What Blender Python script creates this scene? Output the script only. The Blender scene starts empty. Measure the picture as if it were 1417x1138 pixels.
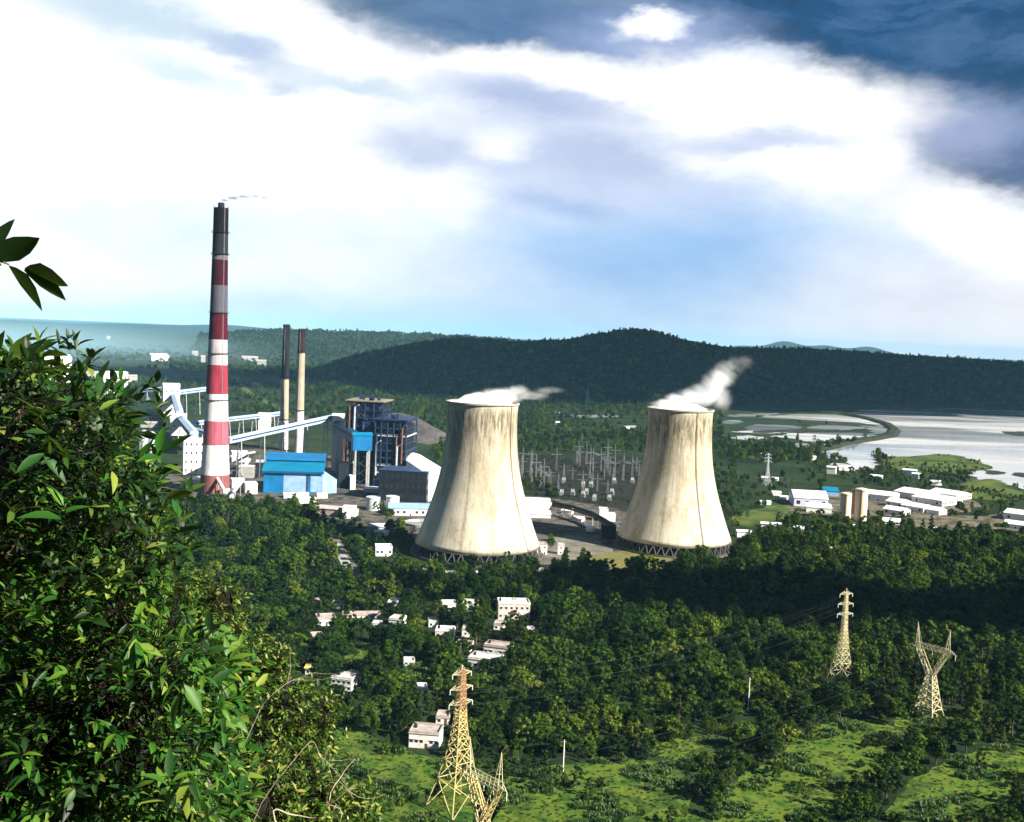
import bpy, math, random
import numpy as np
from mathutils import Vector, Matrix

random.seed(7)
rng = np.random.default_rng(7)
S = bpy.context.scene
COL = S.collection
PI = math.pi
R_ = math.radians

# ------------------------------------------------------------------ camera
PW, PH, FL = 1417.0, 1138.0, 1520.0
CAMZ = 178.0
PITCH, ROLL = R_(4.0), R_(2.4)
CAM = Vector((0, 0, CAMZ))
_f = Vector((0, math.cos(PITCH), -math.sin(PITCH)))
_r = Vector((1, 0, 0))
_u = _r.cross(_f)
CR = _r * math.cos(ROLL) + _u * math.sin(ROLL)
CU = _u * math.cos(ROLL) - _r * math.sin(ROLL)
CF = _f
cd = bpy.data.cameras.new('camera')
cam = bpy.data.objects.new('camera', cd)
COL.objects.link(cam)
cd.sensor_width = 36
cd.lens = 36 * FL / PW
cd.clip_start = 0.1
cd.clip_end = 120000
m = Matrix((CR, CU, -CF)).transposed().to_4x4()
m.translation = CAM
cam.matrix_world = m
S.camera = cam

def ray(px, py):
    return CF + CR * ((px - PW / 2) / FL) + CU * ((PH / 2 - py) / FL)
def gp(px, py, z=0.0):
    d = ray(px, py)
    t = (z - CAMZ) / d.z
    return CAM + d * t
def at(px, py, dist):
    return CAM + ray(px, py) * dist
def proj(p):
    v = Vector(p) - CAM
    w = v.dot(CF)
    return (PW / 2 + FL * v.dot(CR) / w, PH / 2 - FL * v.dot(CU) / w, w)
def mpp(p):
    return (Vector(p) - CAM).dot(CF) / FL
def zat(py, p):
    lo, hi = -50.0, 900.0
    for _ in range(50):
        mid = (lo + hi) / 2
        if proj((p[0], p[1], mid))[1] > py: lo = mid
        else: hi = mid
    return lo
def gz(x, y):
    if y <= 0: return 176.3
    if y >= 345: return 0.0
    t = y / 345.0
    s = 1 - t
    z = 176.3 * s
    k = 0.16
    if s < k * 2:                       # ease into the plain
        z = 176.3 * (s * s) / (k * 4)
    return z

EXPO = 1.4
EXM = 2 ** EXPO
def srgb(r, g, b):
    o = []
    for c in (r, g, b):
        c /= 255.0
        o.append(c / 12.92 if c <= 0.04045 else ((c + 0.055) / 1.055) ** 2.4)
    return tuple(o)

# ------------------------------------------------------------------ mesh helpers
class MB:
    def __init__(self):
        self.v, self.f, self.m = [], [], []
        self.mi = 0
    def add(self, vs, fs, mi=None):
        n = len(self.v)
        self.v += [tuple(p) for p in vs]
        self.f += [tuple(i + n for i in f) for f in fs]
        self.m += [self.mi if mi is None else mi] * len(fs)
    def box(self, x0, x1, y0, y1, z0, z1, mi=None):
        vs = [(x0, y0, z0), (x1, y0, z0), (x1, y1, z0), (x0, y1, z0), (x0, y0, z1), (x1, y0, z1), (x1, y1, z1), (x0, y1, z1)]
        self.add(vs, [(0, 3, 2, 1), (4, 5, 6, 7), (0, 1, 5, 4), (1, 2, 6, 5), (2, 3, 7, 6), (3, 0, 4, 7)], mi)
    def hull(self, bot, top, mi=None):
        n = len(bot)
        fs = [tuple(range(n))[::-1], tuple(range(n, 2 * n))]
        for i in range(n):
            j = (i + 1) % n
            fs.append((i, j, n + j, n + i))
        self.add(list(bot) + list(top), fs, mi)
    def beam(self, a, b, t, t2=None, mi=None):
        a, b = Vector(a), Vector(b)
        d = b - a
        if d.length < 1e-6: return
        d.normalize()
        s = d.cross(Vector((0, 0, 1)))
        if s.length < 1e-3: s = Vector((1, 0, 0))
        s.normalize()
        u = s.cross(d)
        t2 = t if t2 is None else t2
        vs = []
        for p, k in ((a, t), (b, t2)):
            k /= 2
            vs += [p + s * k + u * k, p - s * k + u * k, p - s * k - u * k, p + s * k - u * k]
        self.add(vs, [(0, 1, 2, 3), (7, 6, 5, 4), (0, 4, 5, 1), (1, 5, 6, 2), (2, 6, 7, 3), (3, 7, 4, 0)], mi)
    def tube(self, pts, rad, n=6, mi=None, cap=True):
        pts = [Vector(p) for p in pts]
        rads = rad if isinstance(rad, (list, tuple)) else [rad] * len(pts)
        base = len(self.v)
        ref = Vector((0.31, 0.17, 0.93)).normalized()
        for i, p in enumerate(pts):
            d = (pts[min(i + 1, len(pts) - 1)] - pts[max(i - 1, 0)])
            d.normalize()
            s = d.cross(ref)
            if s.length < 0.05: s = d.cross(Vector((1, 0, 0)))
            s.normalize()
            u = s.cross(d)
            for k in range(n):
                a = 2 * PI * k / n
                self.v.append(tuple(p + (s * math.cos(a) + u * math.sin(a)) * rads[i]))
        fs = []
        for i in range(len(pts) - 1):
            for k in range(n):
                k2 = (k + 1) % n
                fs.append((base + i * n + k, base + i * n + k2, base + (i + 1) * n + k2, base + (i + 1) * n + k))
        if cap:
            fs.append(tuple(base + k for k in range(n))[::-1])
            fs.append(tuple(base + (len(pts) - 1) * n + k for k in range(n)))
        self.f += fs
        self.m += [self.mi if mi is None else mi] * len(fs)
    def lathe(self, prof, n=48, mis=None, closed=False, cx=0, cy=0):
        base = len(self.v)
        for r, z in prof:
            for k in range(n):
                a = 2 * PI * k / n
                self.v.append((cx + r * math.cos(a), cy + r * math.sin(a), z))
        m_ = len(prof)
        rows = m_ if closed else m_ - 1
        for i in range(rows):
            i2 = (i + 1) % m_
            for k in range(n):
                k2 = (k + 1) % n
                self.f.append((base + i * n + k, base + i * n + k2, base + i2 * n + k2, base + i2 * n + k))
                self.m.append(mis[i] if mis else self.mi)
    def disc(self, r, z, n=32, cx=0, cy=0, mi=None):
        self.add([(cx + r * math.cos(2 * PI * k / n), cy + r * math.sin(2 * PI * k / n), z) for k in range(n)], [tuple(range(n))], mi)
    def build(self, name, mats, parent=None, smooth=False):
        me = bpy.data.meshes.new(name)
        me.from_pydata(self.v, [], self.f)
        mats = mats if isinstance(mats, (list, tuple)) else [mats]
        for mm in mats: me.materials.append(mm)
        if len(mats) > 1: me.polygons.foreach_set('material_index', self.m)
        if smooth: me.polygons.foreach_set('use_smooth', [True] * len(me.polygons))
        me.update()
        o = bpy.data.objects.new(name, me)
        COL.objects.link(o)
        if parent: o.parent = parent
        return o

def npmesh(name, V, Fq, mat, parent=None, smooth=False):
    V = np.asarray(V, np.float32); Fq = np.asarray(Fq, np.int32)
    me = bpy.data.meshes.new(name)
    me.vertices.add(len(V)); me.vertices.foreach_set('co', V.ravel())
    k = Fq.shape[1]
    me.loops.add(Fq.size); me.loops.foreach_set('vertex_index', Fq.ravel())
    me.polygons.add(len(Fq))
    me.polygons.foreach_set('loop_start', np.arange(0, Fq.size, k, dtype=np.int32))
    me.polygons.foreach_set('loop_total', np.full(len(Fq), k, np.int32))
    if smooth: me.polygons.foreach_set('use_smooth', np.ones(len(Fq), bool))
    me.materials.append(mat)
    me.update(calc_edges=True)
    o = bpy.data.objects.new(name, me)
    COL.objects.link(o)
    if parent: o.parent = parent
    return o

def tag(o, label=None, cat=None, group=None, kind=None):
    if label: o['label'] = label
    if cat: o['category'] = cat
    if group: o['group'] = group
    if kind: o['kind'] = kind
    return o
def thing(name, label, cat, loc=(0, 0, 0), rz=0.0, group=None):
    o = bpy.data.objects.new(name, None)
    o.empty_display_size = 0.5
    COL.objects.link(o)
    o.location = loc
    o.rotation_euler = (0, 0, rz)
    return tag(o, label, cat, group, 'thing')
def link_copy(o, parent=None):
    c = o.copy(); COL.objects.link(c)
    if parent: c.parent = parent
    return c
def copy_tree(o, parent=None):
    c = link_copy(o, parent)
    for ch in list(o.children): copy_tree(ch, c)
    return c
def facing(p, rot=0.0):
    return -math.atan2(p[0], p[1]) + R_(rot)

# ------------------------------------------------------------------ materials
def newmat(name):
    mt = bpy.data.materials.new(name)
    mt.use_nodes = True
    nt = mt.node_tree
    return mt, nt, nt.nodes['Principled BSDF']
def nd(nt, t, **kw):
    n = nt.nodes.new(t)
    for k, v in kw.items(): setattr(n, k, v)
    return n
def ramp(nt, fac, stops):
    n = nt.nodes.new('ShaderNodeValToRGB')
    el = n.color_ramp.elements
    while len(el) < len(stops): el.new(0.5)
    for e, (p, c) in zip(el, stops):
        e.position = p; e.color = (c[0], c[1], c[2], 1)
    nt.links.new(fac, n.inputs[0])
    return n.outputs[0]
def math_n(nt, op, a, b=None, c=None):
    n = nd(nt, 'ShaderNodeMath', operation=op)
    for i, x in enumerate((a, b, c)):
        if x is None: continue
        if isinstance(x, (int, float)): n.inputs[i].default_value = x
        else: nt.links.new(x, n.inputs[i])
    return n.outputs[0]
def mixc(nt, fac, a, b, mode='MIX'):
    n = nd(nt, 'ShaderNodeMix', data_type='RGBA', blend_type=mode)
    for sock, x in ((n.inputs[0], fac), (n.inputs[6], a), (n.inputs[7], b)):
        if isinstance(x, (int, float)): sock.default_value = x
        elif isinstance(x, (tuple, list)): sock.default_value = (*x[:3], 1)
        else: nt.links.new(x, sock)
    return n.outputs[2]
def noise(nt, scale, detail=4, vec=None, rough=0.55, dist=0.0):
    n = nd(nt, 'ShaderNodeTexNoise')
    n.inputs['Scale'].default_value = scale
    n.inputs['Detail'].default_value = detail
    n.inputs['Roughness'].default_value = rough
    n.inputs['Distortion'].default_value = dist
    if vec is not None: nt.links.new(vec, n.inputs['Vector'])
    return n.outputs[0]
def objco(nt):
    return nd(nt, 'ShaderNodeTexCoord').outputs['Object']
def scalev(nt, vec, s):
    n = nd(nt, 'ShaderNodeVectorMath', operation='MULTIPLY')
    nt.links.new(vec, n.inputs[0]); n.inputs[1].default_value = s
    return n.outputs[0]
MATS = {}
def pm(name, c, var=0.25, scale=0.4, rough=0.75, streak=0.0, metal=0.0):
    """weathered surface: colour c broken up by two noises and optional rain streaks"""
    if name in MATS: return MATS[name]
    mt, nt, bs = newmat(name)
    co = objco(nt)
    n1 = noise(nt, scale, 5, co)
    lo = tuple(x * (1 - var) for x in c); hi = tuple(min(1, x * (1 + var * 0.6)) for x in c)
    cc = ramp(nt, n1, [(0.3, lo), (0.7, hi)])
    if streak:
        n2 = noise(nt, 1.0, 4, scalev(nt, co, (scale * 3, scale * 3, scale * 0.15)))
        cc = mixc(nt, math_n(nt, 'MULTIPLY', ramp(nt, n2, [(0.5, (0, 0, 0)), (0.75, (1, 1, 1))]), streak), cc, tuple(x * 0.4 for x in c))
    nt.links.new(cc, bs.inputs['Base Color'])
    bs.inputs['Roughness'].default_value = rough
    bs.inputs['Specular IOR Level'].default_value = 0.2
    bs.inputs['Metallic'].default_value = metal
    MATS[name] = mt
    return mt

M_white = pm('white paint', (0.78, 0.77, 0.74), 0.18, 0.5, 0.7, 0.25)
M_wroof = pm('white sheet roof', (0.8, 0.8, 0.78), 0.15, 0.15, 0.5, 0.15)
M_cream = pm('cream plaster', (0.68, 0.58, 0.44), 0.2, 0.3, 0.8, 0.3)
M_grey = pm('grey concrete', (0.34, 0.33, 0.31), 0.3, 0.3, 0.85, 0.4)
M_lgrey = pm('light grey steel', (0.5, 0.52, 0.55), 0.25, 0.3, 0.55, 0.3)
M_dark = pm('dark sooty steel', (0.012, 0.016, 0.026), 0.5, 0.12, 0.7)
M_navy = pm('navy painted steel', (0.035, 0.06, 0.13), 0.45, 0.2, 0.55)
M_bsteel = pm('blue grey steel', (0.022, 0.042, 0.095), 0.5, 0.25, 0.55)
M_rust = pm('rust brown steel', (0.16, 0.075, 0.05), 0.5, 0.3, 0.8)
M_blue = pm('bright blue sheet', (0.010, 0.15, 0.36), 0.25, 0.1, 0.45, 0.3)
M_blue2 = pm('deep blue sheet', (0.006, 0.08, 0.2), 0.3, 0.1, 0.45, 0.3)
M_cyan = pm('turquoise sheet roof', (0.006, 0.17, 0.31), 0.2, 0.12, 0.45, 0.25)
M_pblue = pm('pale blue sheet', (0.26, 0.4, 0.6), 0.25, 0.15, 0.5, 0.3)
M_conv = pm('pale conveyor cladding', (0.36, 0.47, 0.64), 0.25, 0.15, 0.55, 0.3)
M_tan = pm('dusty tan roof', (0.25, 0.21, 0.15), 0.3, 0.2, 0.85)
M_pink = pm('faded pink sheet', (0.5, 0.4, 0.37), 0.25, 0.2, 0.7, 0.3)
M_glass = pm('dark window', (0.03, 0.035, 0.045), 0.3, 0.5, 0.2)
M_door = pm('brown door', (0.12, 0.06, 0.035), 0.3, 0.8, 0.6)
M_tankm = pm('pale green tank paint', (0.55, 0.66, 0.62), 0.2, 0.25, 0.5, 0.3)
M_yellow = pm('yellowed galvanised lattice', (0.62, 0.5, 0.22), 0.3, 0.5, 0.5)
M_ygrey = pm('pale galvanised lattice', (0.6, 0.54, 0.33), 0.3, 0.5, 0.5)
M_redoxide = pm('red oxide lattice', (0.4, 0.24, 0.13), 0.3, 0.5, 0.7)
M_insul = pm('white porcelain', (0.75, 0.75, 0.72), 0.1, 1.0, 0.3)
M_wire = pm('aluminium conductor', (0.07, 0.075, 0.075), 0.2, 0.1, 0.45)
M_bark = pm('tree bark', (0.11, 0.085, 0.06), 0.4, 1.2, 0.9)
M_pbark = pm('pale dry bark', (0.4, 0.33, 0.25), 0.35, 6.0, 0.8)
M_dbark = pm('dark twig bark', (0.014, 0.011, 0.007), .4, 3.0, .9)
M_black = pm('black plastic tank', (0.02, 0.02, 0.022), 0.3, 0.5, 0.5)
M_yroof = pm('ochre roof', (0.6, 0.48, 0.12), 0.25, 0.3, 0.7)
M_brick = pm('weathered brick red', (0.32, 0.14, 0.1), 0.3, 0.4, 0.85, 0.3)

def leaf_mat(name, stops, trans=0.25, rough=0.5, spec=0.35, objvar=True):
    mt, nt, bs = newmat(name)
    g = nd(nt, 'ShaderNodeNewGeometry')
    isl = g.outputs['Random Per Island']
    oi = nd(nt, 'ShaderNodeObjectInfo').outputs['Random']
    if objvar:
        loc = nd(nt, 'ShaderNodeObjectInfo').outputs['Location']
        stand = noise(nt, 1 / 42.0, 3, loc, 0.6)
        stand = ramp(nt, stand, [(0.36, (0, 0, 0)), (0.64, (1, 1, 1))])
        f = math_n(nt, 'ADD', math_n(nt, 'MULTIPLY', oi, 0.40), math_n(nt, 'MULTIPLY', isl, 0.32))
        f = math_n(nt, 'ADD', f, math_n(nt, 'MULTIPLY', stand, 0.28))
    else:
        f = isl
    c = ramp(nt, f, stops)
    nt.links.new(c, bs.inputs['Base Color'])
    bs.inputs['Roughness'].default_value = rough
    bs.inputs['Specular IOR Level'].default_value = spec
    if trans:
        tr = nd(nt, 'ShaderNodeBsdfTranslucent')
        nt.links.new(mixc(nt, 0.5, c, (0.12, 0.2, 0.02)), tr.inputs['Color'])
        mx = nd(nt, 'ShaderNodeMixShader'); mx.inputs[0].default_value = trans
        nt.links.new(bs.outputs[0], mx.inputs[1]); nt.links.new(tr.outputs[0], mx.inputs[2])
        nt.links.new(mx.outputs[0], nt.nodes['Material Output'].inputs['Surface'])
    return mt
M_crown = leaf_mat('forest foliage', [(0.0, (0.002, 0.008, 0.002)), (0.25, (0.004, 0.014, 0.002)), (0.42, (0.010, 0.030, 0.003)),
                                      (0.54, (0.028, 0.052, 0.004)), (0.65, (0.038, 0.095, 0.006)), (0.77, (0.095, 0.135, 0.010)), (0.92, (0.21, 0.22, 0.03))], 0.18, 0.6, 0.08)
M_hillcrown = leaf_mat('hill foliage', [(0.0, (0.008, 0.022, 0.012)), (1.0, (0.022, 0.04, 0.014))], 0.0, 0.7)
M_leaf = leaf_mat('broad leaf', [(0.0, (0.003, 0.012, 0.003)), (0.5, (0.007, 0.028, 0.005)), (0.8, (0.022, 0.07, 0.008)), (0.93, (0.07, 0.12, 0.012)),
                                 (1.0, (0.2, 0.24, 0.05))], 0.22, 0.5, objvar=False)
M_leaf2 = leaf_mat('fresh leaf', [(0.0, (0.006, 0.035, 0.006)), (0.5, (0.03, 0.12, 0.010)), (0.85, (0.09, 0.18, 0.015)), (1.0, (0.22, 0.27, 0.04))], 0.3, 0.5, objvar=False)
M_leaf3 = leaf_mat('small shrub leaf', [(0.0, (0.010, 0.036, 0.005)), (0.5, (0.045, 0.11, 0.010)), (0.82, (0.15, 0.21, 0.022)), (1.0, (0.36, 0.36, 0.09))], 0.3, 0.45, objvar=False)
M_grass = leaf_mat('grass blades', [(0.0, (0.010, 0.034, 0.004)), (0.45, (0.032, 0.085, 0.007)), (0.75, (0.07, 0.115, 0.012)), (1.0, (0.17, 0.17, 0.04))], 0.2, 0.6)

def ground_mat():
    mt, nt, bs = newmat('plain ground')
    co = objco(nt)
    big = noise(nt, 1 / 520.0, 9, co, 0.66, 0.8)
    mid = noise(nt, 1 / 60.0, 6, co, 0.6)
    fine = noise(nt, 1 / 5.0, 5, co, 0.6)
    c = ramp(nt, big, [(0.30, (0.008, 0.02, 0.010)), (0.44, (0.014, 0.03, 0.010)), (0.52, (0.026, 0.044, 0.012)), (0.57, (0.012, 0.026, 0.009)), (0.64, (0.07, 0.062, 0.038)), (0.68, (0.02, 0.04, 0.012)), (0.8, (0.05, 0.07, 0.02))])
    c = mixc(nt, ramp(nt, mid, [(0.46, (0, 0, 0)), (0.60, (1, 1, 1))]), c, (0.010, 0.022, 0.008))
    c = mixc(nt, 0.8, c, ramp(nt, fine, [(0.25, (0.45, 0.45, 0.45)), (0.75, (1.5, 1.5, 1.5))]), 'MULTIPLY')
    nt.links.new(c, bs.inputs['Base Color'])
    bs.inputs['Roughness'].default_value = 1.0
    bs.inputs['Specular IOR Level'].default_value = 0.1
    return mt
M_ground = ground_mat()
def patch_mat(name, cols, s1, s2, rough=0.95):
    mt, nt, bs = newmat(name)
    co = objco(nt)
    a = noise(nt, s1, 6, co, 0.62, 0.4); b = noise(nt, s2, 5, co, 0.6)
    n = len(cols)
    c = ramp(nt, a, [(0.3 + 0.4 * i / (n - 1), k) for i, k in enumerate(cols)])
    c = mixc(nt, 0.8, c, ramp(nt, b, [(0.25, (0.5, 0.5, 0.5)), (0.75, (1.45, 1.45, 1.45))]), 'MULTIPLY')
    nt.links.new(c, bs.inputs['Base Color'])
    bs.inputs['Roughness'].default_value = rough
    bs.inputs['Specular IOR Level'].default_value = 0.15
    return mt
M_field = patch_mat('green field', [(0.012, 0.040, 0.005), (0.040, 0.098, 0.008), (0.095, 0.135, 0.014), (0.024, 0.060, 0.006), (0.07, 0.08, 0.018)], 1 / 20.0, 1 / 2.2)
M_marsh = patch_mat('marsh green', [(0.012, 0.026, 0.008), (0.03, 0.06, 0.012), (0.09, 0.115, 0.02), (0.02, 0.04, 0.01)], 1 / 55.0, 1 / 9.0)
M_yard = patch_mat('plant yard dirt', [(0.012, 0.014, 0.012), (0.03, 0.03, 0.026), (0.12, 0.105, 0.09), (0.02, 0.028, 0.016), (0.05, 0.047, 0.042)], 1 / 28.0, 1 / 4.0)
M_swy = patch_mat('switchyard ballast', [(0.004, 0.010, 0.004), (0.007, 0.013, 0.006), (0.020, 0.019, 0.017), (0.006, 0.016, 0.005)], 1 / 30.0, 1 / 4.0)
M_gravel = patch_mat('pale gravel', [(0.07, 0.065, 0.055), (0.15, 0.14, 0.115), (0.22, 0.2, 0.165)], 1 / 20.0, 1 / 3.0)
M_drygrass = patch_mat('dry yellow grass', [(0.04, 0.05, 0.014), (0.16, 0.15, 0.05), (0.07, 0.08, 0.02)], 1 / 15.0, 1 / 2.0)
M_lot = patch_mat('trodden dirt', [(0.02, 0.03, 0.012), (0.06, 0.055, 0.035), (0.16, 0.14, 0.1), (0.04, 0.045, 0.02)], 1 / 18.0, 1 / 3.0)
M_road = patch_mat('track surface', [(0.1, 0.095, 0.085), (0.17, 0.16, 0.14)], 1 / 15.0, 1 / 2.0)
M_ash = patch_mat('grey ash', [(0.04, 0.04, 0.04), (0.09, 0.083, 0.08), (0.15, 0.14, 0.135)], 1 / 60.0, 1 / 9.0)
M_mud = patch_mat('dark embankment earth', [(0.015, 0.02, 0.012), (0.03, 0.04, 0.018)], 1 / 40.0, 1 / 8.0)

def water_mat():
    mt, nt, bs = newmat('still shallow water')
    co = objco(nt)
    s = scalev(nt, co, (1 / 900.0, 1 / 260.0, 1))
    silt = noise(nt, 1.0, 6, s, 0.6, 0.8)
    c = ramp(nt, silt, [(0.35, (0.13, 0.16, 0.20)), (0.46, (0.27, 0.29, 0.31)), (0.54, (0.45, 0.45, 0.45)), (0.7, (0.5, 0.49, 0.47))])
    nt.links.new(c, bs.inputs['Base Color'])
    nt.links.new(ramp(nt, silt, [(0.35, (0.08, 0.08, 0.08)), (0.5, (0.12, 0.12, 0.12)), (0.62, (0.35, 0.35, 0.35)), (0.75, (0.15, 0.15, 0.15))]), bs.inputs['Roughness'])
    bs.inputs['IOR'].default_value = 1.33
    b = nd(nt, 'ShaderNodeBump'); b.inputs['Strength'].default_value = 0.05; b.inputs['Distance'].default_value = 0.3
    nt.links.new(noise(nt, 1 / 6.0, 3, co), b.inputs['Height'])
    nt.links.new(b.outputs[0], bs.inputs['Normal'])
    return mt
M_water = water_mat()

# ------------------------------------------------------------------ sky
SUN_DIR = Vector((0.78, -0.46, 0.62)).normalized()
sun_el = math.asin(SUN_DIR.z)
sun_rot = math.atan2(SUN_DIR.x, SUN_DIR.y)
def make_world():
    w = bpy.data.worlds.new('World')
    S.world = w
    w.use_nodes = True
    nt = w.node_tree
    nt.nodes.clear()
    out = nd(nt, 'ShaderNodeOutputWorld')
    sky = nd(nt, 'ShaderNodeTexSky', sky_type='NISHITA')
    sky.sun_disc = False
    sky.sun_elevation = sun_el
    sky.sun_rotation = sun_rot
    bg1 = nd(nt, 'ShaderNodeBackground'); bg1.inputs[1].default_value = 0.1
    nt.links.new(sky.outputs[0], bg1.inputs[0])
    D = nd(nt, 'ShaderNodeTexCoord').outputs['Generated']
    sep = nd(nt, 'ShaderNodeSeparateXYZ'); nt.links.new(D, sep.inputs[0])
    az = math_n(nt, 'MULTIPLY', math_n(nt, 'ARCTAN2', sep.outputs[0], sep.outputs[1]), FL)
    el = math_n(nt, 'MULTIPLY', math_n(nt, 'ARCSINE', sep.outputs[2]), FL)
    cmb = nd(nt, 'ShaderNodeCombineXYZ'); nt.links.new(az, cmb.inputs[0]); nt.links.new(el, cmb.inputs[1])
    def warp(vec, sx, sy, amp, detail):
        n = nd(nt, 'ShaderNodeTexNoise'); n.inputs['Scale'].default_value = 1.0
        n.inputs['Detail'].default_value = detail; n.inputs['Roughness'].default_value = 0.6
        nt.links.new(scalev(nt, cmb.outputs[0], (1 / sx, 1 / sy, 1)), n.inputs['Vector'])
        a = nd(nt, 'ShaderNodeVectorMath', operation='SUBTRACT'); nt.links.new(n.outputs['Color'], a.inputs[0]); a.inputs[1].default_value = (0.5, 0.5, 0.5)
        b = nd(nt, 'ShaderNodeVectorMath', operation='MULTIPLY'); nt.links.new(a.outputs[0], b.inputs[0]); b.inputs[1].default_value = (amp[0], amp[1], 0)
        c = nd(nt, 'ShaderNodeVectorMath', operation='ADD'); nt.links.new(vec, c.inputs[0]); nt.links.new(b.outputs[0], c.inputs[1])
        return c.outputs[0]
    uv = warp(cmb.outputs[0], 190, 80, (110, 55), 4)
    uv = warp(uv, 46, 24, (44, 26), 6)
    uv = warp(uv, 15, 9, (14, 10), 5)
    E = 1 / EXM
    def k(c):
        if c == 'W': return (1.18 * E,) * 3
        return tuple(x * E for x in srgb(*c))
    # overhead and behind: heavy cloud
    col = mixc(nt, ramp(nt, math_n(nt, 'DIVIDE', el, 2400.0), [(0.0, (0, 0, 0)), (0.17, (0, 0, 0)), (0.3, (1, 1, 1))]), k('W'), k((40, 70, 105)))
    back = ramp(nt, math_n(nt, 'DIVIDE', math_n(nt, 'ABSOLUTE', az), 4800.0), [(0.0, (0, 0, 0)), (0.22, (0, 0, 0)), (0.36, (1, 1, 1))])
    col = mixc(nt, math_n(nt, 'MULTIPLY', back, 0.95), col, k((70, 95, 125)))
    B = [
        (560, 440, 700, 62, 0, (196, 230, 248), 0.85, 0.0),
        (900, 360, 480, 150, 0, (158, 200, 246), 0.95, 0.1),
        (1000, 330, 260, 110, 0, (150, 195, 245), 0.6, 0.0),
        (790, 235, 330, 95, -4, (202, 215, 246), 0.85, 0.1),
        (1340, 410, 330, 110, 0, (236, 240, 252), 0.85, 0.1),
        (1210, 250, 170, 45, 0, (208, 212, 236), 0.7, 0.1),
        (630, 10, 310, 82, -6, (66, 108, 148), 0.95, 0.3),
        (790, 38, 260, 66, 0, (80, 116, 160), 0.92, 0.3),
        (1080, 5, 270, 95, -6, (0, 74, 124), 0.97, 0.3),
        (1300, 40, 340, 130, -8, (0, 76, 124), 1.0, 0.45),
        (1430, 150, 200, 150, -15, (0, 72, 118), 0.97, 0.35),
        (1390, 222, 120, 64, -20, (66, 96, 142), 0.85, 0.1),
        (1330, 175, 130, 62, -10, (178, 188, 224), 0.8, 0.1),
        (905, 50, 190, 46, 0, (178, 196, 236), 0.9, 0.0),
        (1040, 74, 110, 24, 0, (214, 226, 246), 0.9, 0.1),
        (905, 39, 58, 19, 0, 'W', 1.0, 0.4),
        (1010, 137, 290, 66, -2, 'W', 1.0, 0.5),
        (700, 100, 210, 36, 3, 'W', 1.0, 0.35),
        (430, 62, 140, 62, -25, 'W', 1.0, 0.4),
        (1150, 228, 120, 60, -5, 'W', 0.95, 0.2),
        (1370, 322, 180, 60, -22, 'W', 0.95, 0.3),
        (980, 222, 80, 26, 0, 'W', 0.6, 0.1),
        (620, 265, 70, 60, 0, 'W', 0.8, 0.1),
        (690, 195, 60, 28, 0, 'W', 0.7, 0.1),
        (730, 205, 300, 95, -8, (212, 221, 245), 0.6, 0.1),
        (690, 195, 70, 26, 0, 'W', 0.7, 0.1),
        (740, 142, 200, 32, -9, (176, 192, 228), 0.85, 0.15),
        (845, 218, 160, 36, -10, (186, 200, 230), 0.75, 0.1),
        (1050, 195, 170, 24, 2, (190, 204, 236), 0.75, 0.1),
        (578, 203, 95, 34, -3, (200, 210, 236), 0.75, 0.1),
        (330, 66, 120, 28, -9, (180, 198, 230), 0.9, 0.1),
        (400, 116, 52, 16, 0, (200, 214, 236), 0.8, 0.1),
        (540, 125, 120, 14, -4, (214, 230, 244), 0.7, 0.1),
        (190, 24, 230, 36, -4, (206, 228, 242), 0.9, 0.1),
        (300, 330, 420, 90, 0, (232, 246, 252), 0.8, 0.0),
        (470, 110, 150, 18, -4, (216, 232, 244), 0.8, 0.1),
        (250, 100, 160, 26, -12, (228, 246, 250), 0.8, 0.1),
        (780, 285, 120, 22, -4, (160, 188, 232), 0.6, 0.1),
    ]
    for (px, py, rx, ry, rot, c, op, inner) in B:
        d = ray(px, py).normalized()
        u, v = math.atan2(d.x, d.y) * FL, math.asin(d.z) * FL
        mp = nd(nt, 'ShaderNodeMapping', vector_type='TEXTURE')
        mp.inputs['Location'].default_value = (u, v, 0)
        mp.inputs['Rotation'].default_value = (0, 0, R_(rot))
        mp.inputs['Scale'].default_value = (rx, ry, 1)
        nt.links.new(uv, mp.inputs[0])
        ln = nd(nt, 'ShaderNodeVectorMath', operation='LENGTH'); nt.links.new(mp.outputs[0], ln.inputs[0])
        mr = nd(nt, 'ShaderNodeMapRange', interpolation_type='SMOOTHSTEP')
        nt.links.new(ln.outputs['Value'], mr.inputs[0])
        mr.inputs[1].default_value = 1.12; mr.inputs[2].default_value = inner
        mr.inputs[3].default_value = 0; mr.inputs[4].default_value = op
        col = mixc(nt, mr.outputs[0], col, k(c))
    # torn paler rags inside the heavy cloud
    rag = noise(nt, 1.0, 8, scalev(nt, uv, (1 / 210.0, 1 / 62.0, 1)), 0.62, 0.5)
    lum = nd(nt, 'ShaderNodeRGBToBW'); nt.links.new(col, lum.inputs[0])
    dark = math_n(nt, 'SUBTRACT', 1.0, math_n(nt, 'MINIMUM', math_n(nt, 'MULTIPLY', lum.outputs[0], 3.2 * EXM / 2), 1.0))
    col = mixc(nt, math_n(nt, 'MULTIPLY', ramp(nt, rag, [(0.46, (0, 0, 0)), (0.68, (1, 1, 1))]), math_n(nt, 'MULTIPLY', dark, 0.55)), col, k((112, 150, 196)))
    col = mixc(nt, math_n(nt, 'MULTIPLY', ramp(nt, rag, [(0.34, (1, 1, 1)), (0.48, (0, 0, 0))]), math_n(nt, 'MULTIPLY', dark, 0.5)), col, k((14, 52, 84)))
    # soft mottling
    nz = noise(nt, 1.0, 6, scalev(nt, cmb.outputs[0], (1 / 120.0, 1 / 55.0, 1)), 0.6)
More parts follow.
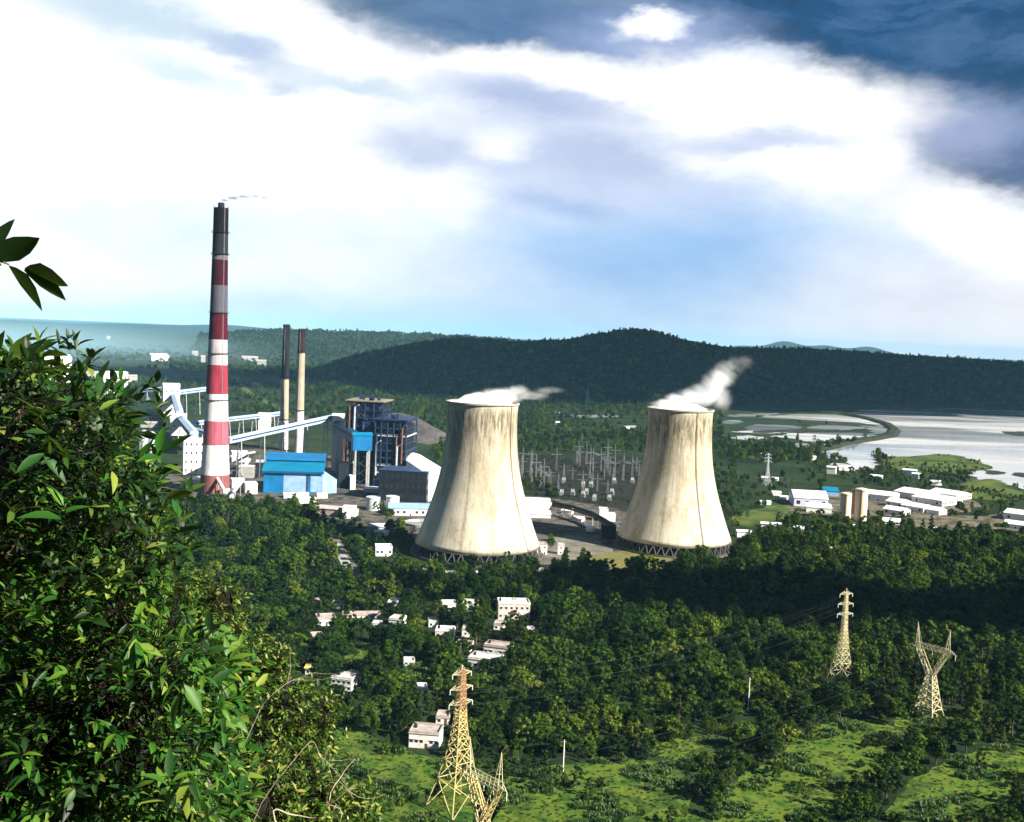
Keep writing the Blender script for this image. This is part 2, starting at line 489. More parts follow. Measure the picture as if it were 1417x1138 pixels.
    col = mixc(nt, 1.0, col, ramp(nt, nz, [(0.3, (0.9, 0.92, 0.96)), (0.7, (1.08, 1.06, 1.04))]), 'MULTIPLY')
    bg2 = nd(nt, 'ShaderNodeBackground'); bg2.inputs[1].default_value = 1.0
    nt.links.new(col, bg2.inputs[0])
    mx = nd(nt, 'ShaderNodeMixShader'); mx.inputs[0].default_value = 0.95
    nt.links.new(bg1.outputs[0], mx.inputs[1]); nt.links.new(bg2.outputs[0], mx.inputs[2])
    nt.links.new(mx.outputs[0], out.inputs['Surface'])
    w.cycles.sampling_method = 'MANUAL'
    w.cycles.sample_map_resolution = 1024
make_world()
sl = bpy.data.lights.new('sun', 'SUN')
sl.energy = 5.0
sl.angle = R_(0.5)
sl.color = (1.0, 0.94, 0.82)
so = bpy.data.objects.new('sun', sl); COL.objects.link(so)
so.rotation_euler = SUN_DIR.to_track_quat('Z', 'Y').to_euler()
so.location = (300, -300, 600)

S.view_settings.view_transform = 'Standard'
S.view_settings.look = 'None'
S.view_settings.exposure = EXPO
S.view_settings.gamma = 1
S.cycles.volume_bounces = 16
S.cycles.max_bounces = 18
S.cycles.diffuse_bounces = 2
S.cycles.transparent_max_bounces = 8
S.cycles.sample_clamp_indirect = 6
S.cycles.use_denoising = True

# ------------------------------------------------------------------ ground, fields, water
def make_ground():
    rad = [0.0] + list(np.geomspace(3, 45500, 150))
    na = 288
    V = [(0, 0, gz(0, 0))]
    for r in rad[1:]:
        for kk in range(na):
            a = 2 * PI * kk / na
            x, y = r * math.sin(a), r * math.cos(a)
            z = gz(x, y)
            if 0 < y < 330: z += 1.5 * math.sin(x * 0.07 + y * 0.02) * min(1, (330 - y) / 60, y / 25)
            V.append((x, y, z))
    F = []
    for i in range(len(rad) - 2):
        for kk in range(na):
            k2 = (kk + 1) % na
            F.append((1 + i * na + kk, 1 + (i + 1) * na + kk, 1 + (i + 1) * na + k2, 1 + i * na + k2))
    mb = MB(); mb.v = V
    mb.f = [(0, 1 + (kk + 1) % na, 1 + kk)[::-1] for kk in range(na)] + F
    mb.m = [0] * len(mb.f)
    o = mb.build('ground', M_ground, smooth=True)
    tag(o, kind='structure')
make_ground()

def blob_poly(pts, jag=0.0, sub=6):
    """closed outline through ground points, subdivided (Catmull-Rom) and roughened"""
    n = len(pts); out = []
    for i in range(n):
        p0, p1, p2, p3 = (Vector(pts[(i + j - 1) % n]) for j in range(4))
        for s in range(sub):
            t = s / sub
            q = 0.5 * ((2 * p1) + (p2 - p0) * t + (2 * p0 - 5 * p1 + 4 * p2 - p3) * t * t + (3 * p1 - p0 - 3 * p2 + p3) * t ** 3)
            L = (p2 - p1).length
            q = q + Vector((random.uniform(-1, 1), random.uniform(-1, 1), 0)) * jag * L
            out.append(q)
    return out
def sheet(name, pix, z, mat, jag=0.03, sub=6, world=None):
    pts = world if world else [gp(*p) for p in pix]
    pts = [Vector((p[0], p[1], 0)) for p in pts]
    o_ = blob_poly(pts, jag, sub)
    mb = MB(); mb.add([(p.x, p.y, z) for p in o_], [tuple(range(len(o_)))])
    o = mb.build(name, mat)
    o.data.validate()
    tag(o, kind='structure')
    return [(p.x, p.y) for p in o_]
def inpoly(x, y, poly):
    c = False; j = len(poly) - 1
    for i in range(len(poly)):
        xi, yi = poly[i]; xj, yj = poly[j]
        if (yi > y) != (yj > y) and x < (xj - xi) * (y - yi) / (yj - yi) + xi: c = not c
        j = i
    return c
NOTREE = []          # polygons (with bbox) where no tree grows
def notree(poly):
    xs = [p[0] for p in poly]; ys = [p[1] for p in poly]
    NOTREE.append((min(xs), max(xs), min(ys), max(ys), poly))

# lake on the right, with flats, islands and a causeway
lake = sheet('lake', [(1172, 571), (1240, 566), (1320, 565), (1417, 566), (1520, 566), (1640, 600), (1620, 690), (1480, 690), (1400, 672), (1360, 665),
                      (1330, 652), (1290, 640), (1235, 634), (1210, 630), (1212, 640), (1208, 652), (1180, 645), (1168, 638), (1138, 632),
                      (1145, 622), (1190, 613), (1225, 606), (1238, 594), (1222, 586), (1195, 578)], 0.30, M_water, 0.045, 8)
notree(lake)
MARSH = []
PONDS = [
    [(1045, 577), (1110, 574), (1170, 575), (1215, 585), (1228, 594), (1216, 603), (1195, 606), (1205, 597), (1190, 590), (1130, 584), (1080, 580)],
    [(1030, 590), (1060, 588), (1105, 591), (1098, 598), (1060, 600), (1010, 598), (1035, 596)],
    [(1070, 604), (1110, 600), (1150, 599), (1195, 600), (1180, 607), (1130, 612), (1095, 607)],
    [(1000, 583), (1022, 582), (1024, 586), (1000, 587)],
    [(1150, 641), (1178, 644), (1190, 650), (1160, 648)],
    [(768, 570), (784, 573), (800, 575), (845, 575), (862, 577), (840, 578), (795, 578), (775, 574)],
    [(864, 590), (878, 589), (890, 592), (880, 594), (866, 593)],
    [(1012, 606), (1030, 603), (1060, 606), (1040, 610)],
    [(1004, 576), (1040, 573), (1075, 572), (1050, 577)],
    [(1120, 590), (1160, 589), (1200, 592), (1170, 596), (1130, 595)],
    [(1085, 615), (1125, 613), (1150, 616), (1110, 620)],
]
for pdp in PONDS:
    notree(sheet('pond', pdp, 0.34, M_water, 0.09, 7))
for isl in ([(1220, 634), (1262, 632), (1300, 629), (1335, 633), (1372, 648), (1352, 652), (1340, 656), (1290, 656), (1240, 650)],
            [(1330, 669), (1375, 664), (1400, 674), (1430, 690), (1340, 690)],):
    MARSH.append(sheet('marsh', isl, 0.62, M_marsh, 0.06, 8)); notree(MARSH[-1])
for isl in ([(1386, 598), (1420, 598), (1460, 602), (1420, 604), (1396, 602)], [(1362, 652), (1378, 652), (1392, 655), (1372, 657)],
            [(1405, 655), (1440, 656), (1430, 661), (1408, 660)],
            [(1040, 598), (1090, 595), (1160, 595), (1150, 597), (1100, 598), (1060, 600)], [(1085, 580), (1200, 587), (1207, 590), (1140, 587)]):
    notree(sheet('mudbank', isl, 0.66, M_mud, 0.09, 6))
# causeway: a raised dark bank with sloping sides
cw = [gp(*p) for p in [(1110, 569), (1170, 573), (1200, 580), (1228, 588), (1238, 596), (1232, 604), (1205, 609), (1165, 615), (1140, 622), (1110, 628)]]
mb = MB()
for i in range(len(cw) - 1):
    a, b = cw[i], cw[i + 1]
    d = (b - a).normalized(); s = Vector((d.y, -d.x, 0))
    a = a - d * 2; b = b + d * 2
    w0, w1 = 16, 7
    mb.hull([a - s * w0 + Vector((0, 0, -.5)), a + s * w0 + Vector((0, 0, -.5)), b + s * w0 + Vector((0, 0, -.5)), b - s * w0 + Vector((0, 0, -.5))],
            [a - s * w1 + Vector((0, 0, 5)), a + s * w1 + Vector((0, 0, 5)), b + s * w1 + Vector((0, 0, 5)), b - s * w1 + Vector((0, 0, 5))])
tag(mb.build('embankment', M_mud), kind='structure')

yard = sheet('yard', [(215, 655), (300, 632), (360, 622), (480, 632), (560, 625), (640, 660), (700, 680), (770, 690), (860, 705), (900, 735), (1005, 738),
                      (1000, 745), (900, 768), (760, 776), (600, 770), (560, 735), (470, 722), (420, 700), (300, 695), (220, 690)], 0.10, M_yard, 0.02)
swy = sheet('switchyard_ground', [(700, 636), (780, 628), (890, 632), (915, 660), (900, 708), (860, 705), (770, 690), (700, 680), (690, 655)], 0.14, M_swy, 0.02)
notree(swy)
notree([(gp(*p).x, gp(*p).y) for p in [(180, 560), (420, 580), (470, 600), (600, 600), (600, 640), (200, 660)]])
notree(yard)
gravel = sheet('gravel', [(752, 750), (785, 742), (812, 744), (835, 752), (850, 770), (800, 775), (745, 780)], 0.2, M_gravel, 0.05)
notree(sheet('dry_grass', [(805, 778), (850, 764), (900, 768), (960, 780), (900, 792), (830, 795)], 0.24, M_drygrass, 0.05))
notree(sheet('field', [(1010, 715), (1060, 700), (1080, 690), (1110, 700), (1090, 715), (1040, 730)], 0.2, M_marsh, 0.05))
notree(sheet('dirt_lot', [(1130, 725), (1250, 722), (1417, 705), (1430, 730), (1300, 735), (1150, 738)], 0.22, M_lot, 0.08))
notree(sheet('dirt_lot', [(1090, 690), (1200, 680), (1330, 685), (1345, 705), (1250, 716), (1110, 712)], 0.24, M_lot, 0.08))
# near clearings of bright grass
CLEAR = [
    [(385, 1000), (470, 1000), (560, 1040), (640, 1056), (690, 1100), (640, 1230), (420, 1240), (370, 1100)],
    [(690, 1075), (790, 1058), (900, 1054), (950, 1075), (960, 1120), (1000, 1190), (640, 1240), (660, 1120)],
    [(1010, 1090), (1070, 1050), (1130, 1005), (1215, 998), (1262, 1030), (1225, 1085), (1170, 1120), (1085, 1170), (1000, 1190)],
    [(1235, 1000), (1260, 985), (1320, 985), (1330, 1012), (1290, 1025)],
    [(1135, 950), (1165, 940), (1200, 948), (1175, 962)],
    [(555, 928), (585, 918), (605, 930), (590, 948), (560, 945)],
    [(740, 905), (800, 900), (860, 908), (800, 918)],
    [(900, 1035), (960, 1020), (1040, 1030), (1000, 1050), (930, 1052)],
    [(1235, 1110), (1290, 1062), (1350, 1040), (1440, 1036), (1450, 1100), (1380, 1115), (1330, 1150), (1260, 1190), (1200, 1180)],
    [(470, 900), (520, 890), (545, 905), (500, 930)],
]
for c in CLEAR:
    poly = sheet('field', c, 0.16, M_field, 0.05)
    notree(poly)
    c.append(poly)
def strip(name, pix, w, z, mat, no=True):
    pts = [gp(*p) for p in pix]
    L, Rr = [], []
    for i, p in enumerate(pts):
        d = pts[min(i + 1, len(pts) - 1)] - pts[max(i - 1, 0)]; d.normalize()
        s = Vector((d.y, -d.x, 0)) * w / 2
        L.append(p + s); Rr.append(p - s)
    poly = L + Rr[::-1]
    mb = MB(); n = len(pts)
    mb.add([(p.x, p.y, z) for p in poly], [(i, i + 1, 2 * n - 2 - i, 2 * n - 1 - i) for i in range(n - 1)])
    o = mb.build(name, mat); tag(o, kind='structure')
    if no: notree([(p.x, p.y) for p in poly])
strip('road', [(428, 688), (455, 735), (492, 795), (505, 815)], 9, 0.28, M_road)
strip('road', [(745, 765), (800, 750), (860, 735), (905, 730)], 9, 0.32, M_road)
strip('road', [(90, 492), (170, 498), (260, 496), (330, 498), (420, 500)], 26, 0.3, M_road)
strip('road', [(320, 520), (345, 545), (372, 558), (400, 575)], 18, 0.3, M_marsh)
strip('road', [(760, 571), (800, 575), (870, 577)], 9, 0.4, M_gravel)
sheet('concrete_pad', [(458, 752), (470, 752), (490, 788), (476, 790)], 0.3, M_grey, 0.0, 1)
notree([(gp(*p).x, gp(*p).y) for p in [(450, 745), (475, 745), (500, 795), (470, 795)]])

# ------------------------------------------------------------------ hills
def make_hills():
    sil = [(400, 512, 3400), (470, 500, 3400), (540, 484, 3450), (590, 474, 3500), (640, 470, 3600), (720, 475, 3600), (790, 470, 3500), (830, 463, 3500),
           (880, 459, 3500), (920, 464, 3500), (960, 476, 3550), (1010, 483, 3700), (1100, 484, 3900), (1200, 489, 4200), (1300, 495, 4300), (1417, 503, 4400), (1560, 512, 4500), (1750, 540, 4500)]
    azs, hs, ds = [], [], []
    for px, py, dd in sil:
        d = ray(px, py); a = math.atan2(d.x, d.y); hd = math.hypot(d.x, d.y)
        azs.append(a); ds.append(dd); hs.append(max(6, CAMZ + d.z / hd * dd - 7))
    na, nr = 260, 46
    A = np.linspace(azs[0] - 0.05, azs[-1], na)
    Hh = np.interp(A, azs, hs, left=0); Dd = np.interp(A, azs, ds)
    Hh *= np.clip((A - A[0]) / 0.10, 0, 1) ** 1.2 * np.clip((A[-1] - A) / 0.03, 0, 1)
    V = np.zeros((na, nr, 3), np.float32)
    ph = rng.uniform(0, 6.28, 12); fr = rng.uniform(0.004, 0.02, (12, 2)) * rng.choice([-1, 1], (12, 2))
    T = np.linspace(-1, 1, nr)
    for i in range(na):
        for j, t in enumerate(T):
            r = Dd[i] + (t * 560 if t < 0 else t * 800)
            x, y = r * math.sin(A[i]), r * math.cos(A[i])
            b = (0.5 + 0.5 * math.cos(PI * t)) ** 0.85
            nz = sum(math.sin(x * fr[k, 0] + y * fr[k, 1] + ph[k]) for k in range(12)) / 12
            V[i, j] = (x, y, Hh[i] * b * (1 + 0.22 * nz * (1 - b * 0.75)) - 0.6)
    F = [(i * nr + j, (i + 1) * nr + j, (i + 1) * nr + j + 1, i * nr + j + 1) for i in range(na - 1) for j in range(nr - 1)]
    o = npmesh('hills', V.reshape(-1, 3), F, M_mud, smooth=True)
    tag(o, kind='structure')
    return V, A, Dd
HV, HA, HD = make_hills()
# far faint ridges near the horizon
def far_ridge(px0, px1, dist, h, seed):
    r2 = random.Random(seed)
    n = 60; V = []; F = []
    ph = [r2.uniform(0, 6) for _ in range(5)]
    for i in range(n + 1):
        t = i / n
        d = ray(px0 + (px1 - px0) * t, 470); a = math.atan2(d.x, d.y)
        hh = h * math.sin(PI * t) ** 0.6 * (0.62 + 0.14 * math.sin(t * 9 + ph[0]) + 0.12 * math.sin(t * 21 + ph[1]) + 0.08 * math.sin(t * 47 + ph[2]))
        for k, (dr, zz) in enumerate(((-1500, -1), (-500, hh * 0.6), (0, hh), (900, hh * 0.5), (1800, -1))):
            V.append(((dist + dr) * math.sin(a), (dist + dr) * math.cos(a), zz))
    for i in range(n):
        for k in range(4): F.append((i * 5 + k, (i + 1) * 5 + k, (i + 1) * 5 + k + 1, i * 5 + k + 1))
    tag(npmesh('hills', V, F, M_ground, smooth=True), kind='structure')
far_ridge(850, 1300, 22000, 330, 3)
far_ridge(-200, 900, 19000, 140, 5)
far_ridge(420, 820, 9000, 70, 8)
# a low wooded ridge beyond the left end of the hill
RIDGE = []
def low_ridge(px0, px1, dist, sil):
    n = 90; V = []; F = []
    for i in range(n + 1):
        px = px0 + (px1 - px0) * i / n
        d = ray(px, 470); a = math.atan2(d.x, d.y)
        py = float(np.interp(px, [q[0] for q in sil], [q[1] for q in sil]))
        d2 = ray(px, py); top = max(0, CAMZ + d2.z / math.hypot(d2.x, d2.y) * dist - 8) + 3 * math.sin(i * .7) + 2 * math.sin(i * 1.9)
        if i in (0, n): top = 0
        for (dr, f) in ((-1500, 0), (-1100, .18), (-700, .5), (-300, .86), (0, 1), (500, .6), (1000, 0)):
            V.append(((dist + dr) * math.sin(a), (dist + dr) * math.cos(a), max(0, top) * f - 1))
    for i in range(n):
        for k in range(6): F.append((i * 7 + k, (i + 1) * 7 + k, (i + 1) * 7 + k + 1, i * 7 + k + 1))
    tag(npmesh('hills', V, F, M_mud, smooth=True), kind='structure')
    for q in range(5200):
        i = random.randrange(n); k = random.randrange(5); f, g = random.random(), random.random()
        A, B, C, D = (Vector(V[j]) for j in (i * 7 + k, (i + 1) * 7 + k, i * 7 + k + 1, (i + 1) * 7 + k + 1))
        p = A.lerp(B, f).lerp(C.lerp(D, f), g)
        if p.z > .5: RIDGE.append(p)
low_ridge(270, 780, 7600, [(270, 462), (330, 458), (380, 456), (450, 457), (520, 459), (600, 462), (680, 467), (780, 478)])

# ------------------------------------------------------------------ cooling towers
M_legs = pm('concrete with painted shade', (0.1, 0.092, 0.078), .3, .2, .9)  # dark tone puts the shade under the shell into the concrete colour
M_stainladder = pm('rusted ladder steel', (0.1, 0.075, 0.05), .4, .2, .8)
def tower_mat(name, seed, ztop, lad):
    mt, nt, bs = newmat(name)
    co = objco(nt)
    sep = nd(nt, 'ShaderNodeSeparateXYZ'); nt.links.new(co, sep.inputs[0])
    ang = math_n(nt, 'ARCTAN2', sep.outputs[1], sep.outputs[0])
    z = math_n(nt, 'DIVIDE', sep.outputs[2], ztop)
    ca = math_n(nt, 'COSINE', ang); sa = math_n(nt, 'SINE', ang)
    cv = nd(nt, 'ShaderNodeCombineXYZ'); nt.links.new(ca, cv.inputs[0]); nt.links.new(sa, cv.inputs[1]); nt.links.new(z, cv.inputs[2])
    off = nd(nt, 'ShaderNodeVectorMath', operation='ADD'); nt.links.new(cv.outputs[0], off.inputs[0]); off.inputs[1].default_value = (seed, seed * 2.3, 0)
    v = off.outputs[0]
    st1 = noise(nt, 1.0, 5, scalev(nt, v, (7, 7, 2.2)), 0.65, 0.6)
    st2 = noise(nt, 1.0, 4, scalev(nt, v, (34, 34, 2.4)), 0.65)
    blot = noise(nt, 1.0, 7, scalev(nt, v, (3.0, 3.0, 5.0)), 0.68)
    fine = noise(nt, 1.0, 5, scalev(nt, v, (28, 28, 34)), 0.65)
    c = ramp(nt, blot, [(0.3, (0.36, 0.30, 0.20)), (0.45, (0.47, 0.41, 0.30)), (0.6, (0.55, 0.50, 0.39)), (0.75, (0.60, 0.56, 0.46))])
    c = mixc(nt, 0.75, c, ramp(nt, fine, [(0.3, (0.68, 0.66, 0.62)), (0.65, (1.12, 1.12, 1.12))]), 'MULTIPLY')
    lit_low = math_n(nt, 'MULTIPLY', ramp(nt, z, [(0.0, (.75, .75, .75)), (0.32, (.6, .6, .6)), (0.6, (0, 0, 0))]), ramp(nt, blot, [(0.4, (0.15, .15, .15)), (0.6, (1, 1, 1))]))  # paler lower shell: bright sunlight put into the concrete colour
    c = mixc(nt, lit_low, c, (0.67, 0.62, 0.51))
    # streaks of algae and soot that start at the rim and run down, thinning
    topm = ramp(nt, z, [(0.0, (0.10, 0.10, 0.10)), (0.3, (0.16, 0.16, 0.16)), (0.55, (0.42, 0.42, 0.42)), (0.85, (1, 1, 1)), (0.95, (0.75, 0.75, 0.75)), (1.0, (0.4, 0.4, 0.4))])
    s1 = math_n(nt, 'MULTIPLY', ramp(nt, st1, [(0.44, (0, 0, 0)), (0.62, (1, 1, 1))]), topm)
    c = mixc(nt, math_n(nt, 'MULTIPLY', s1, 0.6), c, (0.19, 0.14, 0.085))
    s2 = math_n(nt, 'MULTIPLY', ramp(nt, st2, [(0.54, (0, 0, 0)), (0.7, (1, 1, 1))]), math_n(nt, 'ADD', math_n(nt, 'MULTIPLY', topm, 0.8), 0.10))
    c = mixc(nt, math_n(nt, 'MULTIPLY', s2, 0.65), c, (0.085, 0.07, 0.035))
    # one old leak that ran the whole height of the shell
    dl = math_n(nt, 'ABSOLUTE', math_n(nt, 'ADD', math_n(nt, 'SUBTRACT', ang, lad), math_n(nt, 'MULTIPLY', math_n(nt, 'SUBTRACT', st1, .5), .07)))
    dk = math_n(nt, 'MULTIPLY', ramp(nt, math_n(nt, 'MULTIPLY', dl, 10.0), [(0.0, (1, 1, 1)), (0.12, (0.75, .75, .75)), (0.45, (0, 0, 0))]), ramp(nt, fine, [(0.38, (0, 0, 0)), (0.58, (1, 1, 1))]))
    c = mixc(nt, math_n(nt, 'MULTIPLY', dk, 0.7), c, (0.09, 0.065, 0.035))
    # darker band of growth just under the rim
    bandn = noise(nt, 1.0, 4, scalev(nt, v, (14, 14, 9)), 0.65)
    bm_ = math_n(nt, 'MULTIPLY', ramp(nt, z, [(0.70, (0, 0, 0)), (0.86, (1, 1, 1)), (0.93, (0.9, 0.9, 0.9)), (0.985, (0, 0, 0))]), ramp(nt, bandn, [(0.42, (0, 0, 0)), (0.58, (1, 1, 1))]))
    c = mixc(nt, math_n(nt, 'MULTIPLY', bm_, 0.75), c, (0.06, 0.055, 0.022))
    # pour joints and thin ribs
    lift = math_n(nt, 'FRACT', math_n(nt, 'MULTIPLY', z, 62))
    c = mixc(nt, math_n(nt, 'MULTIPLY', math_n(nt, 'LESS_THAN', lift, 0.10), 0.22), c, (0.16, 0.12, 0.075))
    rib = math_n(nt, 'FRACT', math_n(nt, 'MULTIPLY', ang, 72 / (2 * PI)))
    c = mixc(nt, math_n(nt, 'MULTIPLY', math_n(nt, 'LESS_THAN', rib, 0.13), 0.20), c, (0.16, 0.12, 0.075))
    nt.links.new(c, bs.inputs['Base Color'])
    bs.inputs['Roughness'].default_value = 0.9
    bs.inputs['Specular IOR Level'].default_value = 0.2
    return mt
TOWERS = []
def cooling_tower(label, basepx, toppy, halfpx, seed, lad_px):
    P = gp(*basepx)
    s = mpp(P)
    ztop = zat(toppy, P)
    r0 = halfpx * s
    t = thing('cooling_tower', label, 'cooling tower', P, 0)
    legz = 9.0
    fr = [(0.0, 1.0), (0.05, .955), (0.12, .895), (0.20, .832), (0.28, .772), (0.38, .703), (0.48, .648), (0.58, .607), (0.68, .580), (0.78, .565), (0.88, .560), (0.95, .562), (1.0, .568)]
    zs = np.linspace(0, 1, 34)
    prof = [(r0 * float(np.interp(q, [a for a, b in fr], [b for a, b in fr])), legz + (ztop - legz) * float(q)) for q in zs]
    inner = [(r - 0.5, z) for r, z in prof][::-1]
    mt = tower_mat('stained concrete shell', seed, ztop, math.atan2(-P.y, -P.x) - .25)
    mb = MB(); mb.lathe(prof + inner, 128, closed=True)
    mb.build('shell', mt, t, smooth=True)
    rt = prof[-1][0]
    mb = MB(); mb.lathe([(rt + .03, ztop - 1.1), (rt + 0.9, ztop - 0.9), (rt + 0.9, ztop + 0.5), (rt - 0.8, ztop + 0.5), (rt - 0.8, ztop + 0.05), (rt + .03, ztop + 0.03)], 128, closed=True)
    mb.build('rim', M_grey, t)
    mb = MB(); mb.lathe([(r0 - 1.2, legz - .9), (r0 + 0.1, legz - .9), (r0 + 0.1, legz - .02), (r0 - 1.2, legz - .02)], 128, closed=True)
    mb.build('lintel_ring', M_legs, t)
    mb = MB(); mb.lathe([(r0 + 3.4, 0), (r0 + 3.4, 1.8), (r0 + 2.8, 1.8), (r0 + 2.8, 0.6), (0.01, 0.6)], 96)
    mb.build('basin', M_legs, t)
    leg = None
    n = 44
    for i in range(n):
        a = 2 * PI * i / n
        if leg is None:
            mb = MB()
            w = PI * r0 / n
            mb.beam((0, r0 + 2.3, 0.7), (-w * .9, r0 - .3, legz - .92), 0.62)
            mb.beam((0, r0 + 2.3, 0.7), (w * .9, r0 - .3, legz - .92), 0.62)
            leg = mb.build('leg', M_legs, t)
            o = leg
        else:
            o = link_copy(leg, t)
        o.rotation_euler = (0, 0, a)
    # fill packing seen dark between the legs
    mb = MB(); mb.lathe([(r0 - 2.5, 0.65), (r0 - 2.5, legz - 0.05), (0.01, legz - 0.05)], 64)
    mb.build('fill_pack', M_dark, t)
    # access ladders following the shell
    for lp in lad_px:
        a0 = None
        d = ray(lp[0], lp[1]); 
        best = None
        for k in range(720):
            a = PI + PI * k / 720
            q = (P.x + prof[20][0] * math.cos(a), P.y + prof[20][0] * math.sin(a), prof[20][1])
            e = abs(proj(q)[0] - lp[0])
            if (q[0] * math.cos(a) + q[1] * math.sin(a)) < 0 and (best is None or e < best[0]): best = (e, a)
        a = best[1]
        mb = MB()
        for k in range(len(prof) - 1):
            p, q = prof[k], prof[k + 1]
            for da in (-0.4, 0.4):
                c_, s_ = math.cos(a), math.sin(a)
                A = Vector(((p[0] + .5) * c_ - da * s_, (p[0] + .5) * s_ + da * c_, p[1])); Bq = Vector(((q[0] + .5) * c_ - da * s_, (q[0] + .5) * s_ + da * c_, q[1]))
                mb.beam(A, Bq, 0.16)
            for f in (0, .2, .4, .6, .8):
                rr = p[0] + (q[0] - p[0]) * f + .5; zz = p[1] + (q[1] - p[1]) * f
                mb.beam((rr * c_ - .5 * -s_ * 0 + -0.5 * -s_, rr * s_ - 0.5 * c_, zz), (rr * c_ - 0.5 * s_, rr * s_ + 0.5 * c_, zz), 0.2)
        mb.build('ladder', M_stainladder, t)
    notree([(P.x + (r0 + 8) * math.cos(2 * PI * k / 24), P.y + (r0 + 8) * math.sin(2 * PI * k / 24)) for k in range(24)])
    TOWERS.append((P, r0, rt, ztop, s))
    return t
cooling_tower('left cooling tower, stained cream concrete with dark streaks, nearer the boiler house', (660, 766), 557, 86, 3.1, [(707, 640)])
cooling_tower('right cooling tower, cream concrete with a broad dark stain, in front of the dark hill', (932, 757), 566, 78, 8.7, [(963, 640)])

# steam and smoke: real volumes
def remeshed(name, spheres, voxel, mat):
    import bmesh
    bm = bmesh.new()
    for (c, r) in spheres:
        mtx = Matrix.Translation(c) @ Matrix.Diagonal((r[0], r[1], r[2], 1)) if isinstance(r, (tuple, list)) else Matrix.Translation(c) @ Matrix.Diagonal((r, r, r, 1))
        bmesh.ops.create_icosphere(bm, subdivisions=3, radius=1, matrix=mtx)
    me = bpy.data.meshes.new(name); bm.to_mesh(me); bm.free()
    o = bpy.data.objects.new(name, me); COL.objects.link(o)
    md = o.modifiers.new('r', 'REMESH'); md.mode = 'VOXEL'; md.voxel_size = voxel
    dg = bpy.context.evaluated_depsgraph_get()
    me2 = bpy.data.meshes.new_from_object(o.evaluated_get(dg))
    o.modifiers.clear(); o.data = me2
    me2.materials.clear(); me2.materials.append(mat)
    return o
def puff_mat(name, spheres, dens, nscale, thr, color=(1, 1, 1), gain=3.0, aniso=0.2):
    mt, nt, bs = newmat(name)
    nt.nodes.remove(bs)
    co = objco(nt)
    nzv = nd(nt, 'ShaderNodeTexNoise'); nzv.inputs['Scale'].default_value = nscale * .7; nzv.inputs['Detail'].default_value = 3
    nt.links.new(co, nzv.inputs['Vector'])
    w1 = nd(nt, 'ShaderNodeVectorMath', operation='SUBTRACT'); nt.links.new(nzv.outputs['Color'], w1.inputs[0]); w1.inputs[1].default_value = (.5, .5, .5)
    w2 = nd(nt, 'ShaderNodeVectorMath', operation='MULTIPLY'); nt.links.new(w1.outputs[0], w2.inputs[0]); w2.inputs[1].default_value = (0.55 / nscale,) * 3
    w3 = nd(nt, 'ShaderNodeVectorMath', operation='ADD'); nt.links.new(co, w3.inputs[0]); nt.links.new(w2.outputs[0], w3.inputs[1])
    tot = None
    for c, r, wgt in spheres:
        r = r if isinstance(r, (tuple, list)) else (r, r, r)
        a = nd(nt, 'ShaderNodeVectorMath', operation='SUBTRACT'); nt.links.new(w3.outputs[0], a.inputs[0]); a.inputs[1].default_value = tuple(c)
        b = nd(nt, 'ShaderNodeVectorMath', operation='DIVIDE'); nt.links.new(a.outputs[0], b.inputs[0]); b.inputs[1].default_value = tuple(x * .92 for x in r)
        l = nd(nt, 'ShaderNodeVectorMath', operation='LENGTH'); nt.links.new(b.outputs[0], l.inputs[0])
        g = nd(nt, 'ShaderNodeMapRange', interpolation_type='SMOOTHSTEP'); nt.links.new(l.outputs['Value'], g.inputs[0])
        g.inputs[1].default_value = 1.0; g.inputs[2].default_value = 0.15; g.inputs[3].default_value = 0; g.inputs[4].default_value = wgt
        tot = g.outputs[0] if tot is None else math_n(nt, 'MAXIMUM', tot, g.outputs[0])
    n = noise(nt, nscale, 5, co, 0.62, 0.5)
    n = math_n(nt, 'MULTIPLY', math_n(nt, 'SUBTRACT', n, thr), gain)
    k = math_n(nt, 'ADD', math_n(nt, 'MULTIPLY', n, math_n(nt, 'SUBTRACT', 1.0, math_n(nt, 'MULTIPLY', tot, 0.6))), tot)
    k = math_n(nt, 'MULTIPLY', math_n(nt, 'MAXIMUM', k, 0.0), tot)
    pv = nd(nt, 'ShaderNodeVolumePrincipled')
    pv.inputs['Color'].default_value = (*color, 1)
    pv.inputs['Anisotropy'].default_value = aniso
    pv.inputs['Density Attribute'].default_value = ''
    nt.links.new(math_n(nt, 'MULTIPLY', k, dens), pv.inputs['Density'])
    nt.links.new(pv.outputs[0], nt.nodes['Material Output'].inputs['Volume'])
    mt.cycles.volume_step_rate = 1.0 if hasattr(mt.cycles, 'volume_step_rate') else 1.0
    return mt
def puff(name, origin, spheres, dens, nscale, thr, voxel, label, cat, color=(1, 1, 1), gain=3.0):
    mt = puff_mat(name + ' vapour', spheres, dens, nscale, thr, color, gain)
    o = remeshed(name, [(Vector(c), r) for c, r, w in spheres], voxel, mt)
    o.location = origin
    tag(o, label, cat)
    return o
P, r0, rt, zt, s = TOWERS[0]
def px_off(P, z, px, py, s):   # offset in the plane through the tower axis that faces the camera
    d = ray(px, py); f = Vector((P.x, P.y, 0)).normalized()
    t = (P.dot(f)) / d.dot(f)
    q = CAM + d * t
    return q - Vector((P.x, P.y, z))
def cap(rt): return [((0, 0, -3.0), (rt * 1.03, rt * 1.03, 10.5), 14.0)]
